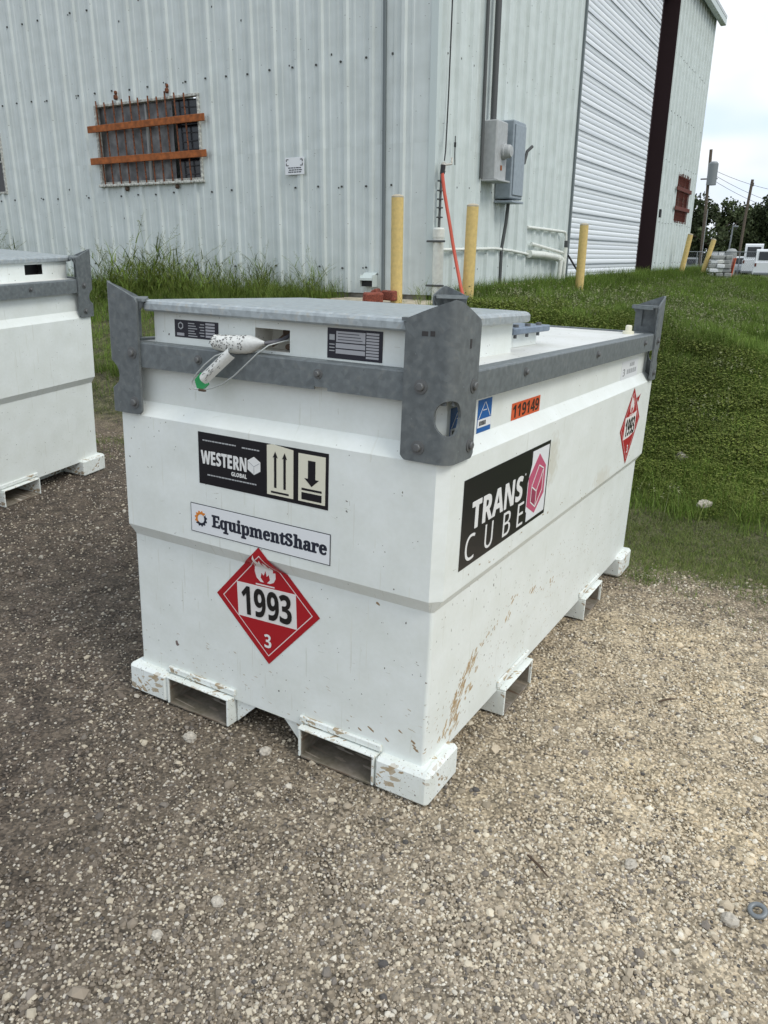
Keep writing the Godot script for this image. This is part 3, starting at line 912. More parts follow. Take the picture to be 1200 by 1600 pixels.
func wall_panel(parent: Node, o: Vector3, dir: Vector3, out: Vector3, width: float, y0: float, top: Callable, first := 0.1524, hole := Rect2(), m: Material = null) -> void:
	# one corrugated sheet; hole in (along, y)
	var pr := rib_profile(width, first, 0.036 if out.x > 0.5 else 0.024)
	if hole.size.x > 0.0:
		for e in [hole.position.x, hole.end.x]:
			if e > 0.002 and e < width - 0.002:
				for i in pr.size() - 1:
					if pr[i].x < e and pr[i + 1].x > e:
						var k: float = (e - pr[i].x) / (pr[i + 1].x - pr[i].x)
						pr.insert(i + 1, Vector2(e, lerpf(pr[i].y, pr[i + 1].y, k)))
						break
	var mb := MB.new()
	for i in pr.size() - 1:
		var p: Vector2 = pr[i]; var q: Vector2 = pr[i + 1]
		if q.x - p.x < 1e-5: continue
		var a := o + dir * p.x + out * p.y; var b := o + dir * q.x + out * q.y
		var spans := [[y0, -1.0]]
		var mid := (p.x + q.x) / 2
		if hole.size.x > 0.0 and mid > hole.position.x and mid < hole.end.x: spans = [[y0, hole.position.y], [hole.end.y, -1.0]]
		for s in spans:
			var ya := Vector3(0, s[0], 0)
			var t0: float = s[1] if s[1] > 0 else top.call(a)
			var t1: float = s[1] if s[1] > 0 else top.call(b)
			mb.quad(a + ya, b + ya, b + Vector3(0, t1, 0), a + Vector3(0, t0, 0), Vector2(p.x * 0.4, s[0] * -0.4), Vector2(q.x * 0.4, t0 * -0.4))
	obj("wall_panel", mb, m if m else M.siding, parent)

func build_building() -> void:
	var b := thing("metal_building", "long pale corrugated metal building with barred window and white roll-up door", "building")
	var zf := -5.854; var xr := -3.049
	var eave := 6.6
	var ridge_x := -11.0
	var gable := func(p: Vector3) -> float: return eave + (minf(xr - p.x, p.x + 19.0)) * 0.14
	var flat_top := func(_p: Vector3) -> float: return eave
	# gable wall, from the right corner to the left; sheets of three ribs
	var x := -3.085
	var w := 0.9144
	var k := 0
	# the windows' openings
	var win := Rect2(-7.818, 2.250, 1.747, 0.920)
	var win2 := Rect2(-11.45, 2.20, 1.70, 0.78)
	# first the narrow corner sheet
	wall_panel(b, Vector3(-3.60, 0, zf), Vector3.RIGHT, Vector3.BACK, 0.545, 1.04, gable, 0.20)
	x = -3.61
	for i in 17:
		x -= w
		var h := Rect2()
		for r in [win, win2]:
			var a := maxf(r.position.x, x); var e := minf(r.end.x, x + w)
			if e > a: h = Rect2(a - x, r.position.y, e - a, r.size.y)
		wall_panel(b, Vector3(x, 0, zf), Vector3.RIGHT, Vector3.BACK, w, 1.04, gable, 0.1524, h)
	# eave wall: sheets before the door, and after the dark bay
	var z := zf
	for i in 5:
		var ww := w if i < 4 else 4.38 - 4 * w
		wall_panel(b, Vector3(xr, 0, z), Vector3.FORWARD, Vector3.RIGHT, ww, 1.04, flat_top, 0.1524, Rect2(), M.siding_lit)
		z -= ww
	wall_panel(b, Vector3(xr, 0, -10.234), Vector3.FORWARD, Vector3.RIGHT, 5.53, 6.2, flat_top, 0.1524, Rect2(), M.siding_lit)
	z = -15.76
	for i in 5:
		var ww := w if i < 4 else 0.30
		var h := Rect2()
		var r := Rect2(17.42, 2.20, 1.46, 0.93)
		var a := maxf(r.position.x, -z); var e := minf(r.end.x, -z + ww)
		if e > a: h = Rect2(a + z, r.position.y, e - a, r.size.y)
		wall_panel(b, Vector3(xr, 0, z), Vector3.FORWARD, Vector3.RIGHT, ww, 1.04, flat_top, 0.1524, h, M.siding_lit)
		z -= ww
	var zb := z
	# far and left walls, plain inside lining, floor and roof
	var mb := MB.new()
	mb.box(Vector3(-11.02, 3.75, zb + 0.02), Vector3(15.9, 5.6, 0.04))
	obj("back_wall", mb, M.siding, b)
	mb = MB.new()
	mb.box(Vector3(-19.15, 3.75, (zf + zb) / 2), Vector3(0.06, 5.6, zf - zb))
	obj("side_wall", mb, M.siding, b)
	mb = MB.new()
	for s in [0, 1]:
		var xa := -2.84 if s == 0 else -19.35
		var ya := eave - 0.02
		var q := [Vector3(xa, ya, zf + 0.25), Vector3(xa, ya, zb - 0.12), Vector3(ridge_x, ya + 8.1 * 0.14, zb - 0.12), Vector3(ridge_x, ya + 8.1 * 0.14, zf + 0.25)]
		var low := Vector3(ridge_x, 0, -12)
		var q2 := []
		for p in q: q2.append(p + Vector3(0, 0.06, 0))
		mb.face(q2, low)
		mb.face(q, low + Vector3(0, 30, 0))
		for i in 4: mb.face([q[i], q[(i + 1) % 4], q2[(i + 1) % 4], q2[i]], (q[0] + q[2]) / 2)
	obj("roof", mb, M.roof, b)
	mb = MB.new()
	mb.box(Vector3(-2.90, eave - 0.09, (zf + zb) / 2 - 0.02), Vector3(0.12, 0.13, zf - zb + 0.18), 0.01)
	obj("eave_gutter", mb, M.trim, b)
	mb = MB.new()
	mb.box(Vector3(-11.1, 0.90, zf - 0.10), Vector3(16.0, 0.34, 0.17))
	obj("foundation", mb, M.concrete_dark, b)
	for f in [[-8.15, 4.2], [-17.9, 4.2]]:
		mb = MB.new()
		mb.box(Vector3(xr - 0.09, 0.88, f[0]), Vector3(0.17, 0.40, f[1]))
		obj("foundation", mb, M.concrete_dark, b)
	mb = MB.new()
	mb.box(Vector3(-11.1, 1.0, (zf + zb) / 2), Vector3(15.8, 0.06, zf - zb - 0.4))
	obj("floor_slab", mb, M.concrete_dark, b)
	# dark seam next to the corner sheet, corner flashing
	mb = MB.new()
	mb.box(Vector3(-3.606, 3.7, zf + 0.016), Vector3(0.030, 5.3, 0.034), 0.004)
	obj("seam_trim", mb, M.seam, b)
	mb = MB.new()
	mb.box(Vector3(xr - 0.015, 3.64, zf + 0.004), Vector3(0.08, 5.2, 0.012), 0.003)
	mb.box(Vector3(xr + 0.006, 3.64, zf - 0.04), Vector3(0.012, 5.2, 0.09), 0.003)
	obj("corner_flashing", mb, M.trim, b)
	# screws along the girts
	mb = MB.new()
	var r := RandomNumberGenerator.new(); r.seed = 4
	for y in [1.30, 2.12, 3.30, 4.2, 5.2]:
		var sx := -3.45
		while sx > -13.0:
			if r.randf() < 0.86 and not (sx > -7.9 and sx < -6.0 and y > 2.2 and y < 3.2):
				mb.box(Vector3(sx - 0.072, y + r.randf_range(-0.012, 0.012), zf + 0.006), Vector3(0.020, 0.018, 0.016), 0.003)
				if r.randf() < 0.25: mb.box(Vector3(sx - 0.11, y + r.randf_range(-0.02, 0.02), zf + 0.004), Vector3(0.017, 0.016, 0.012), 0.003)
			sx -= 0.3048
		var sz := zf - 0.23
		while sz > zb:
			if r.randf() < 0.8 and not (sz < -10.1 and sz > -15.8): mb.box(Vector3(xr + 0.006, y + r.randf_range(-0.012, 0.012), sz), Vector3(0.016, 0.018, 0.020), 0.003)
			sz -= 0.3048
	for i in 26:
		mb.box(Vector3(r.randf_range(-12, -3.3), r.randf_range(1.3, 4.6), zf + 0.003), Vector3(0.016, 0.020, 0.01), 0.003)
	tag(obj("screw", mb, M.screw, b), "", "", "", "stuff")
	# barred window
	make_window(b, win, zf, true)
	make_window(b, win2, zf, false)
	# window in the eave wall, boarded and barred
	var wn := MB.new()
	wn.box(Vector3(xr - 0.06, 2.665, -18.15), Vector3(0.02, 0.95, 1.48))
	var pane := obj("boarded_window", wn, M.rust_board, b)
	for i in 12:
		wn = MB.new()
		var zz := -17.47 - i * 0.124
		wn.tube([Vector3(xr + 0.030, 2.16, zz), Vector3(xr + 0.030, 3.18 + r.randf_range(-0.03, 0.03), zz + r.randf_range(-0.01, 0.01))], 0.010, 6)
		obj("window_bar", wn, M.rust_red, pane)
	for y in [2.46, 2.86]:
		wn = MB.new()
		wn.box(Vector3(xr + 0.052, y, -18.18), Vector3(0.018, 0.085, 1.66), 0.004)
		obj("window_strap", wn, M.rust_red, pane)
	for zz in [-18.0, -18.62]:
		wn = MB.new()
		wn.box(Vector3(xr - 0.03, 2.7, zz), Vector3(0.012, 0.55, 0.12))
		obj("pale_board", wn, M.board_pale, pane)
	# roll-up door: slats one by one, heavier overlap every fifth
	var door := Node3D.new()
	door.name = "roll_up_door"
	b.add_child(door, true)
	var y := 1.02
	var ks := 0
	while y < 6.2:
		var sl := MB.new()
		var hgt := 0.0745
		var pr := [Vector2(0.0, 0.0), Vector2(0.006, 0.008), Vector2(0.010, 0.024), Vector2(0.010, 0.050), Vector2(0.005, 0.066), Vector2(0.0, 0.0735)]
		for i in pr.size() - 1:
			var p: Vector2 = pr[i]; var q: Vector2 = pr[i + 1]
			var za := -10.25; var zz := -14.80
			sl.quad(Vector3(xr - 0.07 + p.x, y + p.y, za), Vector3(xr - 0.07 + p.x, y + p.y, zz), Vector3(xr - 0.07 + q.x, y + q.y, zz), Vector3(xr - 0.07 + q.x, y + q.y, za))
		obj("slat", sl, M.door_white if ks % 2 == 0 else M.door_white2, door)
		if ks % 5 == 3:
			sl = MB.new()
			sl.box(Vector3(xr - 0.052, y + 0.070, -12.525), Vector3(0.012, 0.010, 4.55), 0.002)
			obj("overlap_seam", sl, M.seam, door)
		y += hgt
		ks += 1
	mb = MB.new()
	mb.box(Vector3(xr - 0.02, 3.47, -10.24), Vector3(0.10, 5.0, 0.05), 0.004)
	obj("door_jamb", mb, M.seam, b)
	# dark open bay beside the door: post, lining and jamb in dark maroon
	mb = MB.new()
	mb.box(Vector3(xr - 0.22, 3.65, -14.86), Vector3(0.30, 5.5, 0.10), 0.004)
	obj("door_post", mb, M.maroon, b)
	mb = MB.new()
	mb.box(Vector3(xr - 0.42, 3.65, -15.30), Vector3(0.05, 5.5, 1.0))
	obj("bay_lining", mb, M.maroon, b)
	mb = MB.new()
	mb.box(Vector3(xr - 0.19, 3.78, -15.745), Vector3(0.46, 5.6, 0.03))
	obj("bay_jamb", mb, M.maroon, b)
	mb = MB.new()
	mb.box(Vector3(xr + 0.035, 2.28, -15.96), Vector3(0.07, 0.16, 0.10), 0.01)
	obj("door_switch", mb, M.black, b)

func make_window(b: Node, r: Rect2, zf: float, barred: bool) -> void:
	var cx := r.get_center().x; var cy := r.get_center().y
	var mb := MB.new()
	var fw := 0.030
	mb.box(Vector3(cx, r.position.y + fw / 2, zf - 0.01), Vector3(r.size.x - 0.002, fw, 0.07), 0.004)
	mb.box(Vector3(cx, r.end.y - fw / 2, zf - 0.01), Vector3(r.size.x - 0.002, fw, 0.07), 0.004)
	for s in [-1, 1]: mb.box(Vector3(cx + s * (r.size.x / 2 - fw / 2), cy, zf - 0.01), Vector3(fw, r.size.y - 2 * fw - 0.002, 0.068), 0.004)
	var fr := obj("window", mb, M.frame_dirty, b)
	if barred:
		mb = MB.new()
		mb.box(Vector3(cx - 0.225, cy, zf - 0.045), Vector3(1.24, 0.85, 0.006))
		obj("pane", mb, M.plastic_sheet, fr)
		mb = MB.new()
		mb.box(Vector3(r.end.x - 0.24, cy, zf - 0.075), Vector3(0.42, 0.85, 0.006))
		obj("pane", mb, M.glass_dark, fr)
		mb = MB.new()
		mb.box(Vector3(cx - 0.02, cy, zf - 0.03), Vector3(0.03, 0.85, 0.03), 0.004)
		obj("mullion", mb, M.mullion, fr)
		for k in 9:
			mb = MB.new()
			mb.box(Vector3(r.end.x - 0.20, r.position.y + 0.08 + k * 0.09, zf - 0.062), Vector3(0.32, 0.012, 0.004), 0.0, Basis(Vector3.BACK, 0.05 * sin(k * 2.1)))
			obj("blind_slat", mb, M.blind, fr)
		mb = MB.new()
		mb.box(Vector3(cx, r.position.y - 0.012, zf + 0.026), Vector3(r.size.x + 0.03, 0.03, 0.055), 0.006)
		obj("sill", mb, M.frame_dirty, fr)
		var q := RandomNumberGenerator.new(); q.seed = 3
		for k in 11:
			mb = MB.new()
			var x := r.position.x + 0.085 + k * 0.1475
			mb.tube([Vector3(x + 0.025, r.position.y - 0.03, zf + 0.044), Vector3(x - 0.01 + q.randf_range(-0.012, 0.012), r.end.y + q.randf_range(0.0, 0.05), zf + 0.044)], 0.0095, 6)
			obj("window_bar", mb, M.rust, fr)
		for y in [[2.922, 2.900], [2.545, 2.535]]:
			mb = MB.new()
			mb.box(Vector3(cx + 0.012, (y[0] + y[1]) / 2 - 0.012, zf + 0.066), Vector3(1.955, 0.078, 0.020), 0.004, Basis(Vector3.BACK, (y[1] - y[0]) / -1.9 * 0.6))
			obj("window_strap", mb, M.rust_orange, fr)
		for x in [r.position.x + 0.42, r.position.x + 1.28]:
			mb = MB.new()
			mb.box(Vector3(x, r.end.y + 0.055, zf + 0.030), Vector3(0.045, 0.055, 0.05), 0.012)
			mb.box(Vector3(x + 0.006, r.end.y + 0.105, zf + 0.030), Vector3(0.032, 0.040, 0.04), 0.010)
			obj("bracket", mb, M.rust, fr)
			mb = MB.new()
			mb.box(Vector3(x + 0.05, r.position.y - 0.055, zf + 0.022), Vector3(0.06, 0.055, 0.04), 0.015)
			obj("bracket", mb, M.rust_dark, fr)
	else:
		mb = MB.new()
		mb.box(Vector3(cx, cy, zf - 0.05), Vector3(r.size.x - 0.06, r.size.y - 0.06, 0.006))
		obj("pane", mb, M.glass_dark, fr)
		mb = MB.new()
		mb.box(Vector3(cx, cy + 0.03, zf - 0.03), Vector3(r.size.x - 0.06, 0.022, 0.03), 0.003)
		obj("mullion", mb, M.frame_dirty, fr)

# ---------------------------------------------------------------- plants
func blade(mb: MB, at: Vector3, dir: float, lean: float, len_: float, width: float, segs := 3) -> void:
	var d := Vector3(cos(dir), 0, sin(dir))
	var s := Vector3(-sin(dir), 0, cos(dir))
	var p := at
	var a := 0.15
	var prev := p
	for i in segs:
		var t1 := float(i + 1) / segs
		a = lean * (0.3 + t1)
		var q := prev + (Vector3.UP * cos(a) + d * sin(a)) * (len_ / segs)
		var w0 := width * (1.0 - float(i) / segs) * 0.5; var w1 := width * (1.0 - t1) * 0.5
		if w1 < 1e-5: mb.tri(prev - s * w0, prev + s * w0, q)
		else: mb.quad(prev - s * w0, prev + s * w0, q + s * w1, q - s * w1)
		prev = q

func grass_clump(seed_: int, count: int, spread: float, hmin: float, hmax: float, width: float) -> ArrayMesh:
	var r := RandomNumberGenerator.new(); r.seed = seed_
	var mb := MB.new(); mb.colored = true
	for i in count:
		var a := r.randf() * TAU
		var d := sqrt(r.randf()) * spread
		var g := r.randf_range(0.75, 1.25)
		var dry := r.randf()
		mb.tint = Color(0.72 * g, 1.0 * g, 0.55 * g) if dry > 0.12 else Color(1.9 * g, 1.45 * g, 1.2 * g)
		blade(mb, Vector3(cos(a) * d, -0.01, sin(a) * d), r.randf() * TAU, r.randf_range(0.1, 0.9), r.randf_range(hmin, hmax), width * r.randf_range(0.7, 1.3))
	return mb.mesh()

func leaf_clump(seed_: int, stems: int, spread: float, h: float, size: float) -> ArrayMesh:
	var r := RandomNumberGenerator.new(); r.seed = seed_
	var mb := MB.new(); mb.colored = true
	for i in stems:
		var a := r.randf() * TAU
		var d := sqrt(r.randf()) * spread
		var at := Vector3(cos(a) * d, h * r.randf_range(0.35, 1.0), sin(a) * d)
		var dir := r.randf() * TAU
		var f := Vector3(cos(dir), r.randf_range(-0.35, 0.5), sin(dir)).normalized()
		var s := f.cross(Vector3.UP).normalized()
		var up := s.cross(f)
		var l := size * r.randf_range(0.6, 1.3)
		var g := r.randf_range(0.7, 1.3)
		mb.tint = Color(0.92 * g, 1.02 * g, 0.56 * g)
		var p0 := at; var tip := at + f * l
		var l1 := at + f * l * 0.45 + s * l * 0.36 + up * l * 0.08
		var r1 := at + f * l * 0.45 - s * l * 0.36 + up * l * 0.08
		mb.tri(p0, r1, tip); mb.tri(p0, tip, l1)
		mb.tint = Color(0.75, 0.9, 0.5)
		if i % 3 == 0: mb.tri(Vector3(at.x * 0.8, -0.01, at.z * 0.8), Vector3(at.x * 0.8 + 0.003, -0.01, at.z * 0.8), at)
	return mb.mesh()

func stalk_clump(seed_: int) -> ArrayMesh:
	var r := RandomNumberGenerator.new(); r.seed = seed_
	var mb := MB.new(); mb.colored = true
	for i in 5:
		var p := Vector3(r.randf_range(-0.08, 0.08), 0.0, r.randf_range(-0.08, 0.08))
		var d := Vector3(r.randfn(0, 0.25), 1.0, r.randfn(0, 0.25)).normalized()
		var l := r.randf_range(0.10, 0.20)
		var side := d.cross(Vector3(r.randf() - 0.5, 0.1, r.randf() - 0.5)).normalized() * 0.0011
		mb.tri(p - side, p + side, p + d * l)
		for k in 9:
			var q := p + d * l * r.randf_range(0.78, 1.02)
			var e := Vector3(r.randfn(), r.randfn(), r.randfn()) * 0.006
			mb.tri(q, q + e, q + e.cross(d) + Vector3(0.002, 0.004, 0))
	return mb.mesh()

func weed_mesh(seed_: int, h: float) -> ArrayMesh:
	# tall grass: arching stems with long blades and feathery heads
	var r := RandomNumberGenerator.new(); r.seed = seed_
	var mb := MB.new(); mb.colored = true
	for i in 6:
		var dir := r.randf() * TAU
		var l := h * r.randf_range(0.55, 1.0)
		var lean := r.randf_range(0.10, 0.62)
		var d := Vector3(cos(dir), 0, sin(dir))
		var path := []
		var p := Vector3(r.randf_range(-0.05, 0.05), -0.02, r.randf_range(-0.05, 0.05))
		for k in 7:
			path.append(p)
			var a := lean * (0.4 + k * 0.28)
			p += (Vector3.UP * cos(a) + d * sin(a)) * (l / 6.0)
		var g := r.randf_range(0.8, 1.2)
		mb.tint = Color(0.85 * g, 1.0 * g, 0.55 * g)
		mb.tube(path, [0.0026, 0.0024, 0.0022, 0.002, 0.0017, 0.0013, 0.0008], 4, false)
		for k in range(0, 5):
			mb.tint = Color(0.75, 1.0, 0.5) * r.randf_range(0.75, 1.2)
			blade(mb, path[k], r.randf() * TAU, r.randf_range(0.7, 1.6), r.randf_range(0.18, 0.40) * clampf(h, 0.5, 1.2), 0.013, 4)
		# seed head
		mb.tint = Color(1.5 * g, 1.15 * g, 0.9 * g)
		for k in 22:
			var t := r.randf_range(0.0, 1.0)
			var at: Vector3 = path[5].lerp(path[6], t)
			var e := at + Vector3(r.randf_range(-1, 1), r.randf_range(-0.3, 0.9), r.randf_range(-1, 1)) * 0.035 * (1.15 - t)
			mb.tri(at, e, e + Vector3(0.0022, 0.003, 0.001))
	return mb.mesh()

func scatter(called: String, mesh: Mesh, m: Material, spots: Array, label: String, category: String) -> void:
	# spots: [position, yaw, scale, colour]
	var mm := MultiMesh.new()
	mm.transform_format = MultiMesh.TRANSFORM_3D
	mm.use_colors = true
	mm.mesh = mesh
	mm.instance_count = spots.size()
	var buf := PackedFloat32Array()
	buf.resize(spots.size() * 16)
	var i := 0
	for s in spots:
		var p: Vector3 = s[0]
		var b := Basis(Vector3.UP, s[1]).scaled(s[2]) if s[2] is Vector3 else Basis(Vector3.UP, s[1]) * float(s[2])
		if s.size() > 4: b = Basis(Vector3(s[4], 0, s[5]).normalized(), s[6]) * b
		buf[i] = b.x.x; buf[i + 1] = b.y.x; buf[i + 2] = b.z.x; buf[i + 3] = p.x
		buf[i + 4] = b.x.y; buf[i + 5] = b.y.y; buf[i + 6] = b.z.y; buf[i + 7] = p.y
		buf[i + 8] = b.x.z; buf[i + 9] = b.y.z; buf[i + 10] = b.z.z; buf[i + 11] = p.z
		var c: Color = s[3]
		buf[i + 12] = c.r; buf[i + 13] = c.g; buf[i + 14] = c.b; buf[i + 15] = 1.0
		i += 16
	mm.buffer = buf
	var o := MultiMeshInstance3D.new()
	o.name = numbered(called)
	o.multimesh = mm
	o.material_override = m
	add_child(o, true)
	tag(o, label, category, "", "stuff")

func pebble_mesh(seed_: int, rough: float) -> ArrayMesh:
	var r := RandomNumberGenerator.new(); r.seed = seed_
	var g := (1.0 + sqrt(5.0)) / 2.0
	var p := []
	for s in [[-1, g, 0], [1, g, 0], [-1, -g, 0], [1, -g, 0], [0, -1, g], [0, 1, g], [0, -1, -g], [0, 1, -g], [g, 0, -1], [g, 0, 1], [-g, 0, -1], [-g, 0, 1]]:
		var v := Vector3(s[0], s[1], s[2]).normalized() * (1.0 + r.randf_range(-rough, rough))
		p.append(v * Vector3(1.0, 0.72, 0.85))
	var f := [[0, 11, 5], [0, 5, 1], [0, 1, 7], [0, 7, 10], [0, 10, 11], [1, 5, 9], [5, 11, 4], [11, 10, 2], [10, 7, 6], [7, 1, 8], [3, 9, 4], [3, 4, 2], [3, 2, 6], [3, 6, 8], [3, 8, 9], [4, 9, 5], [2, 4, 11], [6, 2, 10], [8, 6, 7], [9, 8, 1]]
	var mb := MB.new()
	for t in f:
		mb.face([p[t[0]], p[t[1]], p[t[2]]], Vector3.ZERO)
	# facets softened a little
	for i in mb.v.size():
		mb.n[i] = (mb.n[i] * 0.85 + mb.v[i].normalized() * 0.15).normalized()
	return mb.mesh()

func rock(called: String, at: Vector3, size: Vector3, seed_: int, m: Material, label: String, group := "") -> void:
	var s := SphereMesh.new()
	s.radial_segments = 20; s.rings = 12; s.radius = 0.5; s.height = 1.0
	var a := s.get_mesh_arrays()
	var vs: PackedVector3Array = a[Mesh.ARRAY_VERTEX]
	var ix: PackedInt32Array = a[Mesh.ARRAY_INDEX]
	var f := noise(FastNoiseLite.TYPE_CELLULAR, 1.1, seed_, 2)
	for i in vs.size():
		var v := vs[i]
		vs[i] = v * (1.0 + 0.75 * f.get_noise_3d(v.x * 2.6, v.y * 2.6, v.z * 2.6) + 0.40) * size
	var mb := MB.new()
	for i in range(0, ix.size(), 3): mb.face([vs[ix[i]], vs[ix[i + 1]], vs[ix[i + 2]]], Vector3.ZERO)
	var o := obj(called, mb, m)
	o.position = at
	o.rotation.y = seed_ * 1.3
	tag(o, label, "stone", group)

# ---------------------------------------------------------------- everything
func _ready() -> void:
	rng.seed = 11
	gn.seed = 5; gn.noise_type = FastNoiseLite.TYPE_SIMPLEX_SMOOTH; gn.frequency = 0.02
	gf.seed = 9; gf.noise_type = FastNoiseLite.TYPE_SIMPLEX_SMOOTH; gf.frequency = 0.05; gf.fractal_octaves = 3
	# camera
	var cam := Camera3D.new()
	cam.name = "camera"
	add_child(cam)
	cam.keep_aspect = Camera3D.KEEP_HEIGHT
	cam.fov = 66.94
	cam.near = 0.05
	cam.far = 600.0
	cam.transform = Transform3D(Basis(Vector3(0.861, 0.00823, -0.50855), Vector3(-0.16765, 0.94858, -0.2685), Vector3(0.48019, 0.31644, 0.8181)).orthonormalized(), Vector3(0.78296, 1.44725, 1.57742))
	# overcast sky with breaks of pale blue
	var sky_im := Image.create(1024, 512, false, Image.FORMAT_RGBF)
	var cl := noise(FastNoiseLite.TYPE_SIMPLEX_SMOOTH, 1.3, 21, 5)
	for y in 512:
		var el := (0.5 - (y + 0.5) / 512.0) * PI
		for x in 1024:
			var az := (x + 0.5) / 1024.0 * TAU
			var d := Vector3(cos(el) * sin(az), sin(el), cos(el) * cos(az))
			var flat_d := d / (absf(d.y) + 0.25)
			var n := cl.get_noise_3d(flat_d.x * 1.4, d.y * 2.0, flat_d.z * 1.4)
			var k := clampf(0.62 + n * 1.5, 0, 1)
			var grey := clampf(0.5 + cl.get_noise_3d(flat_d.x * 0.9 + 30.0, 3.0, flat_d.z * 0.9) * 1.2, 0, 1)
			var cloud := Color(0.98, 1.01, 1.04).lerp(Color(0.74, 0.78, 0.83), grey * 0.75)
			var blue := Color(0.66, 0.80, 0.97)
			var c := blue.lerp(cloud, k)
			if d.y < 0: c = Color(0.42, 0.41, 0.38)
			sky_im.set_pixel(x, y, c)
	var sm := PanoramaSkyMaterial.new()
	sm.panorama = tex(sky_im)
	var sky := Sky.new()
	sky.sky_material = sm
	var env := Environment.new()
	env.background_mode = Environment.BG_SKY
	env.sky = sky
	env.tonemap_mode = Environment.TONE_MAPPER_LINEAR
	env.tonemap_exposure = 1.165
	env.sdfgi_enabled = true; env.ssao_enabled = true; env.ssil_enabled = true
	var we := WorldEnvironment.new()
	we.name = "world_environment"
	we.environment = env
	add_child(we)
	var sun := DirectionalLight3D.new()
	sun.name = "sun"
	sun.light_energy = 0.42
	sun.light_color = Color(1.0, 0.985, 0.95)
	sun.light_angular_distance = 22.0
	sun.shadow_enabled = true
	add_child(sun)
	sun.look_at_from_position(Vector3(8.5, 9.5, 2.0), Vector3.ZERO)

	make_materials()
	ground()
	build_building()
	tanks()
	yard()
	far_lot()
	gravel()
	plants()

